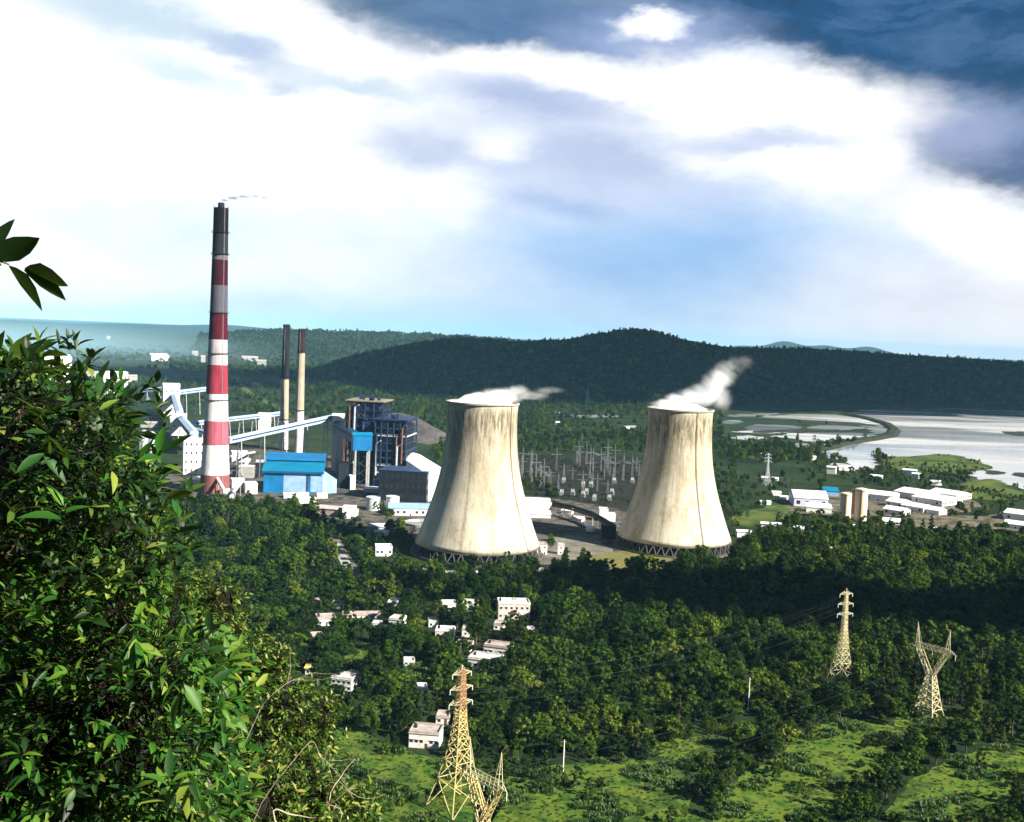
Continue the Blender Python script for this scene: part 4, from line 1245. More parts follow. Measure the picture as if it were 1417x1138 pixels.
# clutter round the chimney foot and the blue shed
def duct(label, p, q, rad, mt, name='duct', cat='duct', group=None):
    A0, B0 = gp(p[0], p[2]), gp(q[0], q[2])
    A = Vector((A0.x, A0.y, zat(p[1], A0))); Bv = Vector((B0.x, B0.y, zat(q[1], B0)))
    t = thing(name, label, cat, (A0.x, A0.y, 0), 0, group)
    o_ = Vector((A0.x, A0.y, 0)); A -= o_; Bv -= o_
    mb = MB(); mb.tube([A, A.lerp(Bv, .33) , A.lerp(Bv, .66), Bv], rad, 12); mb.build('pipe', mt, t)
    mb = MB()
    for f in (.02, .35, .65, .97):
        c = A.lerp(Bv, f); dd = (Bv - A).normalized()
        mb.tube([c - dd * .4, c + dd * .4], rad * 1.18, 12)
    mb.build('flange', M_lgrey, t)
    mb = MB()
    for f in (.25, .75):
        c = A.lerp(Bv, f)
        mb.beam((c.x, c.y, 0), (c.x, c.y, max(.5, c.z)), .7)
    mb.build('support', M_grey, t)
duct('white flue duct slanting down in front of the chimney foot', (299, 660, 683), (311, 681, 690), 1.7, M_white)
duct('white flue duct slanting up to the right of the chimney foot', (322, 682, 692), (336, 664, 690), 1.6, M_white)
duct('pale pipe lying left of the blue shed', (334, 650, 660), (345, 636, 655), 1.6, M_white)
duct('grey white pipe running level behind the precipitators', (318, 632, 645), (352, 626, 640), 1.4, M_lgrey)
for i, (px, py, w, h, d, mt, rf, lab) in enumerate([
    (332, 640, 22, 14, 20, M_lgrey, M_white, 'grey precipitator casing with a white top, right of the lowest white chimney band'),
    (340, 662, 20, 16, 16, M_grey, M_white, 'grey precipitator casing with hoppers, left end of the blue shed'),
    (330, 676, 18, 12, 14, M_lgrey, M_white, 'small white topped fan house near the chimney foot'),
    (348, 684, 16, 14, 12, M_white, M_wroof, 'small white fan house at the left corner of the blue shed'),
    (360, 660, 12, 20, 14, M_dark, M_lgrey, 'dark narrow casing against the left side of the blue shed'),
    (318, 690, 10, 10, 10, M_white, M_wroof, 'little white hut at the right of the chimney foot'),
    (276, 676, 20, 12, 14, M_white, M_wroof, 'low white hut left of the chimney foot'),
    (474, 640, 14, 34, 16, M_rust, M_dark, 'rusty brown tower block under the white head house'),
    (478, 676, 20, 34, 20, M_dark, M_dark, 'sooty casing between the blue shed and the boiler legs'),
    (481, 616, 10, 12, 12, M_white, M_wroof, 'small white cabin on the boiler front above the blue gallery'),
    (488, 678, 7, 18, 8, M_white, M_wroof, 'narrow white kiosk at the foot of the tall legs'),
    (516, 682, 26, 5, 10, M_lgrey, M_white, 'low pale platform under the bright blue box'),
    (410, 690, 34, 5, 10, M_white, M_wroof, 'low white wall of sacks along the foot of the blue shed'),
    (446, 690, 14, 6, 8, M_white, M_wroof, 'low white hut at the right foot of the blue shed'),
    (425, 697, 26, 7, 10, M_white, M_wroof, 'bright white store in front of the blue shed'),
]):
    building('plant_building', lab, 'plant building', px, py, w, h, d, random.uniform(-10, 10), random.choice(['flat', 'shed']) , mt, rf, rise=1.5, clear=False, eave=.4)

# sheds and tanks in front of the turbine hall
building('shed', 'long faded pink shed with a white end wall, above the diagonal track', 'shed', 462, 714, 56, 9, 14, -24, 'gable', M_pink, M_pink, rise=3, clear=False)
building('shed', 'white cube-like store at the right end of the faded pink shed', 'shed', 482, 718, 17, 16, 12, -8, 'flat', M_white, M_wroof, wins=(2, 2, 2.5), clear=False)
building('shed', 'long pale blue roofed shed at the left edge of the left cooling tower', 'shed', 568, 714, 60, 10, 22, 3, 'gable', M_white, M_pblue, wins=(7, 2.5, 2.5), rise=5, clear=False)
def tank(px, py, wpx, hpx, label, mt, group):
    P = gp(px, py); s = mpp(P); r = wpx / 2 * s; h = hpx * s
    t = thing('storage_tank', label, 'storage tank', P, facing(P), group)
    mb = MB(); mb.lathe([(r, 0), (r, h), (r * .98, h + .3), (r * .3, h + r * .18), (.01, h + r * .2)], 40); mb.build('drum', mt, t)
    mb = MB(); mb.lathe([(r * 1.001, h - .1), (r * 1.03, h - .1), (r * 1.03, h + 1.1), (r * 1.02, h + 1.1), (r * 1.001, h + .05)], 40, closed=True); mb.build('railing', M_lgrey, t)
    mb = MB()
    for k in range(12):
        a = -PI / 2 - .8 + k * .13; z0 = h * k / 12; a2 = a + .13; z1 = h * (k + 1) / 12
        mb.beam((r * 1.05 * math.cos(a), r * 1.05 * math.sin(a), z0), (r * 1.05 * math.cos(a2), r * 1.05 * math.sin(a2), z1), .6)
    mb.build('stair', M_grey, t)
tank(516, 706, 19, 17, 'pale green storage tank, left of the two before the turbine hall', M_tankm, 'storage tanks')
tank(543, 706, 18, 18, 'white storage tank against the pale blue roofed shed', M_white, 'storage tanks')
def clarifier():
    P = gp(585, 726); s = mpp(P); r = 26 * s
    t = thing('clarifier', 'round open settling basin left of the left cooling tower foot', 'basin', P, 0)
    mb = MB(); mb.lathe([(r, 0), (r, 2.4), (r - .6, 2.4), (r - .6, .4)], 48); mb.build('ring_wall', M_grey, t)
    mb = MB(); mb.disc(r - .62, 1.2, 48); mb.build('water_surface', M_water, t)
    mb = MB(); mb.beam((-r, 0, 2.9), (r, 0, 2.9), 1.0); mb.lathe([(1.4, .5), (1.4, 3.2), (.01, 3.2)], 12); mb.build('bridge', M_lgrey, t)
clarifier()
building('house', 'pinkish white house with dark windows below the left tank', 'house', 531, 770, 23, 12, 11, 4, 'flat', M_white, M_wroof, wins=(4, 1.8, 2), clear='front', parapet=True)
building('shed', 'small turquoise roofed shed above the pinkish white house', 'shed', 527, 742, 18, 4, 9, -6, 'gable', M_white, M_tankm, rise=3, clear='front')
building('shed', 'dark blue roofed lean-to beside the small turquoise shed', 'shed', 508, 740, 11, 4, 8, -6, 'shed', M_grey, M_bsteel, rise=2, clear='front')
building('shed', 'grey metal shed with ribbed roof above the turquoise one', 'shed', 522, 733, 22, 4, 12, 8, 'gable', M_grey, M_lgrey, rise=3, clear='front')

# pipe rack running down from the white block to the right tower
def pipe_rack():
    pts = [gp(*p) for p in [(762, 712), (790, 718), (820, 728), (846, 744)]]
    o = pts[0]
    t = thing('pipe_rack', 'long dark pipe rack sloping from the white block towards the right tower', 'pipe rack', (o.x, o.y, 0))
    mb = MB(); r2 = [p - o for p in pts]
    for k, (dz, dy, rad, mt) in enumerate(((12, 0, 1.5, M_dark), (12, 3.4, 1.3, M_dark), (9, 1.5, 1.1, M_rust))):
        m2 = MB(); m2.tube([p + Vector((0, dy, dz)) for p in r2], rad, 10); m2.build('pipe', mt, t)
    L = 0
    for i in range(len(r2) - 1):
        for f in (0, .33, .66):
            p = r2[i].lerp(r2[i + 1], f)
            m2 = MB(); m2.beam((p.x, p.y - 1, 0), (p.x, p.y - 1, 11), .7); m2.beam((p.x, p.y + 4, 0), (p.x, p.y + 4, 11), .7); m2.beam((p.x, p.y - 2, 10.9), (p.x, p.y + 5, 10.9), .6)
            m2.build('frame', M_grey, t)
pipe_rack()
for i, (px, py, w, h, lab) in enumerate([(783, 712, 14, 5, 'upper small white shed beside the dark pipe rack'), (797, 722, 16, 4, 'middle small white shed beside the dark pipe rack'), (815, 736, 9, 4, 'lower tiny white shed beside the dark pipe rack')]):
    building('hut', lab, 'hut', px, py, w, h, 8, -20, 'shed', M_white, M_wroof, rise=2, clear=False)
def sub_office():
    building('substation_office', 'white three-part block left of the right cooling tower', 'office', 835, 722, 12, 16, 12, 5, 'flat', M_white, M_wroof, clear=False, parapet=True)
    building('substation_office', 'lower white wing at the right of the three-part block', 'office', 846, 722, 11, 9, 10, 5, 'flat', M_white, M_wroof, clear=False, parapet=True)
    building('water_tower', 'dark legged frame below the white three-part block', 'frame', 842, 746, 20, 18, 12, 5, 'flat', M_dark, M_dark, clear=False)
sub_office()

# ash mound behind the boiler frames
def mound(name, label, cat, pts, base, mt):
    """ridge line pts = (px, py_top, py_base)"""
    V, F = [], []
    for (px, pt, pb) in pts:
        P = gp(px, pb); z = max(.5, zat(pt, P)); f = Vector((P.x, P.y, 0)).normalized()
        for q, zz in ((-1.0, -.5), (-.5, z * .52), (0, z), (.5, z * .5), (1.0, -.5)):
            p = P + f * (base * .5 + q * base)
            V.append((p.x + random.uniform(-2, 2), p.y, zz * random.uniform(.93, 1.05) if zz > 0 else zz))
    for i in range(len(pts) - 1):
        for k in range(4): F.append((i * 5 + k, (i + 1) * 5 + k, (i + 1) * 5 + k + 1, i * 5 + k + 1))
    o = npmesh(name, V, F, mt, smooth=True)
    return tag(o, label, cat)
mound('ash_heap', 'long grey ash heap falling to the right behind the boiler frames', 'ash heap', [(500, 582, 596), (530, 574, 600), (552, 571, 606), (575, 580, 610), (600, 594, 614), (625, 606, 617), (645, 615, 619)], 60, M_ash)

# ------------------------------------------------------------------ switchyard gantries
M_gant = pm('dull galvanised steel', (0.17, 0.18, 0.18), .3, .3, .6)
def make_gantry(hh, mt):
    t = thing('gantry_column', 'x', 'gantry column', (0, 0, 0), 0, 'switchyard gantry columns')
    m2 = MB(); b, k = 1.0, .32
    for sx, sy in ((-1, -1), (1, -1), (1, 1), (-1, 1)):
        m2.beam((sx * b, sy * b, 0), (sx * k, sy * k, hh), .3)
    m2.build('mast', mt, t)
    m2 = MB(); n = 8
    for i in range(n):
        z0, z1 = hh * i / n, hh * (i + 1) / n
        w0 = b + (k - b) * i / n; w1 = b + (k - b) * (i + 1) / n
        m2.beam((-w0, -w0, z0), (w1, -w1, z1), .15); m2.beam((w0, -w0, z0), (-w1, -w1, z1), .15)
        m2.beam((w0, -w0, z0), (w1, w1, z1), .15); m2.beam((-w0, w0, z0), (-w1, -w1, z1), .15)
    m2.build('bracing', mt, t)
    m2 = MB(); m2.beam((-7, 0, hh * .78), (7, 0, hh * .78), .6); m2.build('crossbeam', mt, t)
    m2 = MB(); m2.beam((0, 0, hh), (0, 0, hh * 1.14), .5, .2); m2.build('spike', mt, t)
    return t
G0 = None
gant = [(723, 615, 655), (734, 624, 660), (741, 628, 666), (752, 634, 673), (761, 650, 678), (772, 654, 682), (800, 608, 640), (811, 611, 642), (820, 617, 650), (831, 619, 652), (841, 622, 656), (850, 632, 660), (862, 626, 666), (874, 628, 668),
        (780, 640, 660), (792, 646, 664), (806, 650, 672), (716, 640, 668), (884, 640, 664), (826, 655, 680)]
words = ['beside the rim of the left tower', 'second from the left tower', 'third from the left tower', 'tallest in the left row', 'low one ending the left row', 'nearest the white flat block', 'leftmost of the middle row', 'second of the middle row',
         'with a crossbeam left of the middle', 'behind the middle beam', 'in the middle of the right row', 'short one in the right row', 'second from the right tower', 'nearest the right tower',
         'low one between the two rows', 'low one on the dark ground mid yard', 'low front one in mid yard', 'half hidden by the left tower', 'short one almost touching the right tower', 'low front one right of mid yard']
for i in range(26):
    px_ = random.choice([random.uniform(716, 790), random.uniform(790, 890)]); pb_ = random.uniform(640, 684)
    gant.append((px_, pb_ - random.uniform(20, 34), pb_)); words.append('one of the thin masts crowded between the rows')
gpos = []
for (px, pt, pb), wd in zip(gant, words):
    P = gp(px, pb); hgt = zat(pt, P) / 1.14
    if G0 is None: G0 = make_gantry(30.0, M_gant); t = G0
    else: t = copy_tree(G0)
    t.location = P; t.rotation_euler = (0, 0, facing(P, random.uniform(-30, 30)))
    t.scale = (1, 1, hgt / 30.0)
    t['label'] = 'grey lattice gantry column in the switchyard, ' + wd
    gpos.append((P, hgt))
for a, b, lab in ((2, 4, 'left row'), (9, 11, 'middle row'), (8, 9, 'centre'), (12, 13, 'right row')):
    P, Q = gpos[a][0], gpos[b][0]; z = min(gpos[a][1], gpos[b][1]) * .72
    t = thing('gantry_beam', 'grey lattice beam tying two gantry columns of the %s' % lab, 'gantry beam', (P.x, P.y, 0), 0, 'switchyard beams')
    m2 = MB(); d = Q - P; n = 10
    for i in range(n):
        a_, b_ = d * (i / n), d * ((i + 1) / n)
        up = Vector((0, 0, z)); u2 = Vector((0, 0, z + 1.8))
        m2.beam(a_ + up, b_ + up, .4); m2.beam(a_ + u2, b_ + u2, .4); m2.beam(a_ + up, b_ + u2, .3)
    m2.build('truss', M_lgrey, t)
# transformers and breakers in the yard
for i in range(14):
    px, py = random.uniform(770, 885), random.uniform(668, 700)
    P = gp(px, py)
    t = thing('transformer', 'small grey transformer on the dark switchyard ground between the towers', 'transformer', (P.x, P.y, 0), facing(P, random.uniform(-20, 20)), 'switchyard transformers')
    m2 = MB(); m2.box(-2.5, 2.5, 0, 4, .4, 4.5); m2.build('tank', M_gant, t)
    for k in (-1.5, 0, 1.5):
        m2 = MB(); m2.lathe([(.4, 4.5), (.25, 5.2), (.4, 5.4), (.2, 7.6), (.01, 7.7)], 10, cx=k, cy=2); m2.build('bushing', M_insul, t)

# ------------------------------------------------------------------ town and sheds at the right
building('shed', 'large white shed with a pale lilac front, left of the beige silos', 'industrial shed', 1122, 702, 46, 12, 40, 10, 'gable', pm('pale lilac sheet', (.6, .6, .75), .15, .1, .5), M_wroof, rise=8, wins=(4, 4, 4), clear=False)
building('shed', 'turquoise roofed shed behind the large white shed', 'shed', 1150, 687, 20, 7, 25, 8, 'gable', M_pblue, M_cyan, rise=4, clear=False)
building('shed', 'low white shed in front of the large lilac fronted shed', 'shed', 1133, 710, 34, 7, 15, 6, 'shed', M_white, M_wroof, rise=4, clear=False)
def silo(px, py, wpx, top, label):
    P = gp(px, py); s = mpp(P); r = wpx / 2 * s; h = zat(top, P)
    t = thing('silo', label, 'silo', P, facing(P), 'beige silos')
    mb = MB(); mb.lathe([(r, 0), (r, h), (r * .96, h + .4), (.01, h + r * .25)], 36); mb.build('drum', M_cream, t)
    mb = MB(); mb.lathe([(r * 1.005, h * .93), (r * 1.05, h * .93), (r * 1.05, h * .96), (r * 1.005, h * .96)], 36, closed=True); mb.build('hoop', M_grey, t)
    mb = MB(); mb.box(-.5, .5, -r - .8, -r - .05, 0, h); mb.build('ladder_cage', M_rust, t)
silo(1169, 719, 15, 683, 'left beige silo, the shorter one by the white sheds')
silo(1190, 720, 17, 677, 'right beige silo, the taller one by the white sheds')
building('elevator_tower', 'rust brown elevator tower between the two beige silos', 'elevator tower', 1180, 712, 6, 34, 6, 0, 'flat', M_rust, M_rust, clear=False)
town = [
    (1215, 694, 40, 9, 30, -14, 'white gabled shed immediately right of the beige silos'),
    (1255, 690, 40, 8, 46, -30, 'white shed, second to the right of the silos in the back row'),
    (1282, 698, 46, 8, 46, -30, 'longest white shed, third right of the silos in the back row'),
    (1303, 690, 42, 7, 36, -30, 'white shed at the far right end of the back row'),
    (1237, 702, 26, 7, 20, -30, 'small white shed in the gap of the middle row right of the silos'),
    (1262, 708, 34, 7, 20, -30, 'white shed in the front row below the longest shed'),
    (1236, 712, 30, 6, 16, -26, 'grey white shed at the left of the front row'),
    (1290, 712, 20, 6, 16, -30, 'short white shed at the right of the front row'),
    (1232, 726, 26, 4, 12, 4, 'low white shed alone in front of the sheds'),
    (1410, 722, 42, 10, 30, -16, 'white shed at the right edge above the forest'),
    (1405, 732, 30, 6, 16, -10, 'lower white lean-to at the right edge above the forest'),
    (1185, 735, 14, 6, 12, 0, 'small cream hut at the foot of the taller silo'),
    (1200, 742, 10, 5, 10, 0, 'tiny cream hut below the taller silo'),
]
for (px, py, w, h, d, rot, lab) in town:
    building('shed', lab, 'shed', px, py, w, h, d, rot, 'gable' if w > 15 else 'flat', M_cream if 'cream' in lab else M_white, M_wroof, rise=4, wins=(3, 2.5, 2.5) if w > 20 else None, clear=False, group='white sheds by the silos')
scat = [(1075, 686, 12, 4, 'white hut at the left edge of the sheds beyond the right tower'), (1084, 692, 9, 4, 'tiny white hut on the green strip right of the right tower'), (1060, 699, 14, 4, 'low white hut close right of the right tower'),
        (1150, 656, 12, 9, 'two-tone white hut beneath the lake inlet'), (1172, 652, 22, 5, 'white hut by the water of the lake inlet'), (1212, 664, 16, 5, 'white hut between the inlet and the marsh'),
        (1258, 658, 18, 7, 'pale hut among dark trees left of the marsh'), (1266, 662, 10, 6, 'small grey hut among dark trees left of the marsh'), (1296, 672, 14, 5, 'white hut just below the green marsh'),
        (1125, 637, 8, 4, 'tiny white hut in the dark wood left of the inlet'), (1058, 634, 8, 5, 'tiny white hut in the dark wood right of the right tower'), (1065, 665, 22, 3, 'long low white hut on the green strip below the dark wood'),
        (1058, 730, 10, 5, 'white hut near the forest edge, right of the right tower foot'), (1075, 731, 12, 5, 'second white hut along the forest edge from the right tower'), (1086, 734, 10, 6, 'third white hut along the forest edge from the right tower'),
        (1103, 736, 10, 6, 'fourth white hut along the forest edge from the right tower'), (1143, 736, 10, 5, 'white hut along the forest edge below the low white shed'), (1155, 764, 8, 4, 'lone white hut inside the forest edge below the silos'),
        (1030, 744, 20, 8, 'white pump house at the right foot of the right tower'), (1294, 736, 9, 4, 'tiny white hut on the dirt lot below the sheds'), (1390, 566, 16, 4, 'pale houses speck on the far lake shore at right'),
        (770, 588, 8, 3, 'tiny pale hut on the green ground behind the switchyard'), (868, 596, 6, 3, 'tiny pale hut by the pond left of the right tower')]
for (px, py, w, h, lab) in scat:
    building('hut', lab, 'hut', px, py, w, h, 9, random.uniform(-25, 25), 'gable', M_white, M_wroof, rise=1.5, wins=None, clear='front' if 700 < py else True)

# ------------------------------------------------------------------ houses among the trees
M_house = [pm('house wall %d' % i, c, .3, .5, .85, .5) for i, c in enumerate(((.72, .7, .66), (.6, .57, .54), (.78, .75, .7), (.62, .54, .5)))]
M_hroof = [pm('house roof %d' % i, c, .4, .35, .9, .3) for i, c in enumerate(((.55, .53, .5), (.7, .68, .64), (.4, .34, .31), (.76, .74, .7)))]
def tankx(t, x0, x1, d, Hh):
    mb = MB(); mb.lathe([(.01, Hh + .32), (.75, Hh + .32), (.75, Hh + 1.7), (.5, Hh + 2.0), (.3, Hh + 2.2), (.01, Hh + 2.2)], 14, cx=x0 + 1.6, cy=d * .6); mb.build('water_tank', M_black, t)
houses = [
    (452, 866, 26, 9, 10, 10, 1, 'low white house at the left end of the houses in the wood'),
    (500, 858, 52, 6, 7, 3, 1, 'long low white row house behind the trees left of centre'),
    (543, 846, 14, 12, 9, -14, 1, 'narrow white house behind the paler house left of centre'),
    (546, 878, 18, 20, 9, -20, 2, 'tall narrow white house left of centre with a shaded side'),
    (622, 846, 20, 9, 9, 8, 1, 'low white house in the back row near centre'),
    (650, 846, 20, 10, 9, -6, 1, 'white house in the back row left of the two-storey one'),
    (711, 858, 44, 22, 12, 6, 2, 'two-storey white house with a red-brown ledge, right of the others'),
    (615, 884, 26, 10, 9, -4, 1, 'white house with a grey parapet in the middle row'),
    (644, 882, 10, 10, 7, -4, 1, 'slim white house in the middle row by the clearing'),
    (668, 928, 44, 14, 12, -16, 1, 'broad white house with several flat roofs behind the lattice pylon'),
    (686, 908, 36, 12, 10, -16, 1, 'white house with a dark porch behind the broad white one'),
    (472, 956, 30, 16, 9, -22, 2, 'white house with a pinkish end among trees at left'),
    (430, 934, 16, 9, 8, -16, 1, 'small house with an ochre roof among trees at left'),
    (396, 958, 22, 8, 8, 14, 1, 'low cream house near the leafy shrubs at left'),
    (566, 922, 15, 5, 7, 2, 1, 'small white hut at the top of the round clearing'),
    (586, 1036, 42, 20, 11, -10, 1, 'nearest white house, left of the tall lattice pylon'),
    (468, 842, 16, 7, 8, -4, 1, 'small white hut high in the wood left of centre'),
    (440, 890, 16, 8, 8, 12, 1, 'small pale house below the low white house at left of the wood'), (600, 868, 14, 7, 8, 6, 1, 'small white house left of the middle row'), (640, 902, 22, 8, 9, -12, 1, 'pale house at the left of the broad white one'),
    (735, 880, 10, 7, 7, 10, 1, 'tiny white house right below the two-storey one'), (690, 872, 14, 7, 8, -8, 1, 'little white house left below the two-storey one'), (492, 946, 14, 10, 8, 14, 1, 'small white house right of the pinkish one'),
    (520, 872, 12, 7, 7, -10, 1, 'small pale house below the row house'), (612, 1002, 18, 8, 8, -6, 1, 'low grey house just above the nearest white house'), (585, 962, 14, 7, 8, 6, 1, 'small pale house left of the lattice pylon head'),
    (540, 812, 12, 5, 7, 2, 1, 'tiny white house at the dark back of the wood, left of the left tower'), (440, 838, 10, 5, 6, 0, 1, 'tiny pale house at the back of the wood on the far left'), (378, 930, 12, 7, 7, -12, 1, 'tiny cream house behind the yellowish shrub'),
    (362, 850, 8, 7, 6, 4, 1, 'speck of a white hut beside the leafy shrub at left'),
    (590, 795, 9, 4, 6, 0, 1, 'tiny white hut in front of the left tower foot'), (625, 798, 18, 4, 6, 0, 1, 'little white hut below the left tower'), (668, 799, 20, 4, 6, 0, 1, 'low white hut centred below the left tower'),
    (710, 800, 8, 5, 6, 0, 1, 'tiny white hut below the right side of the left tower'), (747, 796, 8, 6, 6, 0, 1, 'tiny white hut right of the left tower foot'),
    (750, 768, 14, 14, 8, 8, 2, 'narrow white valve house at the right foot of the left tower'), (776, 768, 9, 13, 6, 0, 2, 'slim white valve house right of the narrow one'),
]
HOUSEPX = []
for (px, py, w, h, d, rot, fl, lab) in houses:
    yr = 'ochre' in lab
    building('house', lab, 'house', px, py, w, h, d, rot, 'flat' if not yr else 'gable', M_cream if 'cream' in lab else M_house[(px * 7 + py) % 4], M_yroof if yr else M_hroof[(px * 3 + py) % 4],
             wins=(max(2, int(w / 7)), 1.4, 1.4) if w > 12 else (1, 1.2, 1.2), parapet=not yr, extra=tankx if w > 25 else None, clear='front', floors=fl, rise=3, door=w > 12, group='houses in the wood')
    HOUSEPX.append((px, py, lab))

# ------------------------------------------------------------------ transmission pylons
def insulator(mb, p, L):
    mb.lathe([(.05, p[2]), (.16, p[2] - L * .1), (.16, p[2] - L * .9), (.05, p[2] - L)], 8, cx=p[0], cy=p[1])
def legs_at(prof, z):
    return float(np.interp(z, [a for a, b in prof], [b for a, b in prof]))
def lattice(t, prof, levels, m_leg, m_br, tk=.34, tb=.21, mid=True):
    for sx, sy in ((-1, -1), (1, -1), (1, 1), (-1, 1)):
        mb = MB()
        for i in range(len(levels) - 1):
            a, b = levels[i], levels[i + 1]
            wa, wb = legs_at(prof, a), legs_at(prof, b)
            mb.beam((sx * wa, sy * wa, a), (sx * wb, sy * wb, b), tk)
        mb.build('leg', m_leg, t)
    mb = MB()
    c4 = [(-1, -1), (1, -1), (1, 1), (-1, 1)]
    for i in range(len(levels) - 1):
        a, b = levels[i], levels[i + 1]
        wa, wb = legs_at(prof, a), legs_at(prof, b)
        for k in range(4):
            p, q = c4[k], c4[(k + 1) % 4]
            P0 = (p[0] * wa, p[1] * wa, a); Q0 = (q[0] * wa, q[1] * wa, a); P1 = (p[0] * wb, p[1] * wb, b); Q1 = (q[0] * wb, q[1] * wb, b)
            mb.beam(P0, Q1, tb); mb.beam(Q0, P1, tb)
            if i: mb.beam(P0, Q0, tb)
    mb.build('bracing', m_br, t)
def pylon_tall(label, px, py, top, rot, wide, m1, m2, topmat):
    P = gp(px, py); H = zat(top, P)
    t = thing('pylon', label, 'pylon', P, facing(P, rot))
    prof = [(0, wide), (H * .18, wide * .70), (H * .38, wide * .40), (H * .62, wide * .22), (H, wide * .11)]
    levels = [0]
    while levels[-1] < H - 1:
        levels.append(min(H, levels[-1] + max(1.8, legs_at(prof, levels[-1]) * 1.35)))
    lo = [z for z in levels if z < H * .72]; hi = [lo[-1]] + [z for z in levels if z >= H * .72]
    lattice(t, prof, lo, m1, m1)
    lattice(t, prof, hi, topmat, topmat)
    arms = []
    for f in (.965, .86, .755):
        z = H * f; w = legs_at(prof, z)
        for sg in (-1, 1):
            mb = MB(); L = 3.4 if f > .9 else 4.0
            tip = (sg * (w + L), 0, z + .3)
            for sy in (-1, 1):
                mb.beam((sg * w, sy * w, z), tip, .16); mb.beam((sg * w, sy * w, z + 1.5), tip, .14)
                mb.beam((sg * w, sy * w, z + 1.5), (sg * (w + L * .5), sy * w * .5, z + .15), .1)
            mb.build('cross_arm', m2, t)
            mb = MB(); insulator(mb, (tip[0], 0, tip[2]), 1.9); mb.build('insulator', M_insul, t)
            arms.append((tip[0], 0, tip[2] - 1.9))
    mb = MB(); mb.beam((0, 0, H), (0, 0, H + .03 * H), .3, .1)
    for sx, sy in ((-1, -1), (1, -1), (1, 1), (-1, 1)): mb.beam((sx * prof[-1][1], sy * prof[-1][1], H), (0, 0, H * 1.03), .14)
    mb.build('peak', m2, t)
    return t, P, arms, facing(P, rot), wide
def pylon_horn(label, px, py, top, rot, wide, m1, m2):
    P = gp(px, py); H = zat(top, P)
    t = thing('pylon', label, 'pylon', P, facing(P, rot))
    hw = H * .47
    prof = [(0, wide), (H * .12, wide * .76), (hw, wide * .30)]
    levels = [0, H * .10, H * .19, H * .27, H * .34, H * .40, hw]
    lattice(t, prof, levels, m1, m1, .42, .25)
    zb = H * .73; wo = wide * 1.5; wk = wide * .30
    tips = []
    for sg in (-1, 1):
        mb = MB()
        n = 5
        for i in range(n):                                  # the two diverging arms of the head
            f0, f1 = i / n, (i + 1) / n
            z0, z1 = hw + (zb - hw) * f0, hw + (zb - hw) * f1
            xo0, xo1 = sg * (wk + (wo - wk) * f0), sg * (wk + (wo - wk) * f1)
            xi0, xi1 = sg * (wk * .1 + (wo * .70 - wk * .1) * f0), sg * (wk * .1 + (wo * .70 - wk * .1) * f1)
            for sy in (-1, 1):
                y0, y1 = sy * wk * (1 - .35 * f0), sy * wk * (1 - .35 * f1)
                mb.beam((xo0, y0, z0), (xo1, y1, z1), .36); mb.beam((xi0, y0, z0), (xi1, y1, z1), .32)
                mb.beam((xo0, y0, z0), (xi1, y1, z1), .16); mb.beam((xi0, y0, z0), (xo1, y1, z1), .16)
            mb.beam((xo0, -wk * (1 - .35 * f0), z0), (xo1, wk * (1 - .35 * f1), z1), .15)
        mb.build('head_arm', m1, t)
        mb = MB()                                            # earth-wire horn
        tip = Vector((sg * wo * 1.0, 0, H))
        for sy in (-1, 1):
            mb.beam((sg * wo, sy * wk * .65, zb), tip, .22, .14); mb.beam((sg * wo * .70, sy * wk * .65, zb), tip, .22, .14)
        for f in (.2, .4, .6, .8):
            a = Vector((sg * wo, wk * .65, zb)).lerp(tip, f); b = Vector((sg * wo * .7, wk * .65, zb)).lerp(tip, f)
            a2 = Vector((sg * wo, -wk * .65, zb)).lerp(tip, f); b2 = Vector((sg * wo * .7, -wk * .65, zb)).lerp(tip, f)
            mb.beam(a, b, .14); mb.beam(a2, b2, .14); mb.beam(a, b2, .12)
        mb.build('horn', m2, t)
        mb = MB(); L = wide * .6                            # outer stub arm
        e = Vector((sg * (wo + L), 0, zb + .6))
        for sy in (-1, 1):
            mb.beam((sg * wo, sy * wk * .65, zb), e, .18); mb.beam((sg * wo, sy * wk * .6, zb + 2.2), e, .16)
        mb.build('cross_arm', m2, t)
        mb = MB(); insulator(mb, (e.x, 0, e.z), 3.0); mb.build('insulator', M_insul, t)
        tips.append((e.x, 0, e.z - 3))
    mb = MB()
    n = 8
    for i in range(n):
        xa, xb = -wo + 2 * wo * i / n, -wo + 2 * wo * (i + 1) / n
        for sy in (-1, 1):
            y = sy * wk * .65
            mb.beam((xa, y, zb), (xb, y, zb), .2); mb.beam((xa, y, zb + 2.2), (xb, y, zb + 2.2), .2)
            mb.beam((xa, y, zb), (xb, y, zb + 2.2), .13); mb.beam((xb, y, zb), (xb, y, zb + 2.2), .13)
    mb.build('bridge', m2, t)
    mb = MB(); insulator(mb, (0, 0, zb), 3.0); mb.build('insulator', M_insul, t)
    tips.insert(1, (0, 0, zb - 3))
    return t, P, tips, facing(P, rot), wide
PY1 = pylon_tall('tall tapering yellowish pylon with a rust coloured head, nearest the camera below the houses', 632, 1118, 926, 38, 8.2, M_yellow, M_ygrey, M_redoxide)
PY2 = pylon_tall('slender tapering cream pylon standing clear of the dark wood, left of the horned one', 1163, 950, 818, 40, 5.6, M_ygrey, M_ygrey, M_ygrey)
PY3 = pylon_horn('horned pale pylon with a V-shaped head on the grass at right', 1284, 992, 866, -28, 5.6, M_ygrey, M_ygrey)
PY4 = pylon_horn('yellowish horned pylon cut off by the bottom edge, overlapping the tall tapering one', 664, 1222, 1030, -50, 5.4, M_yellow, M_ygrey)
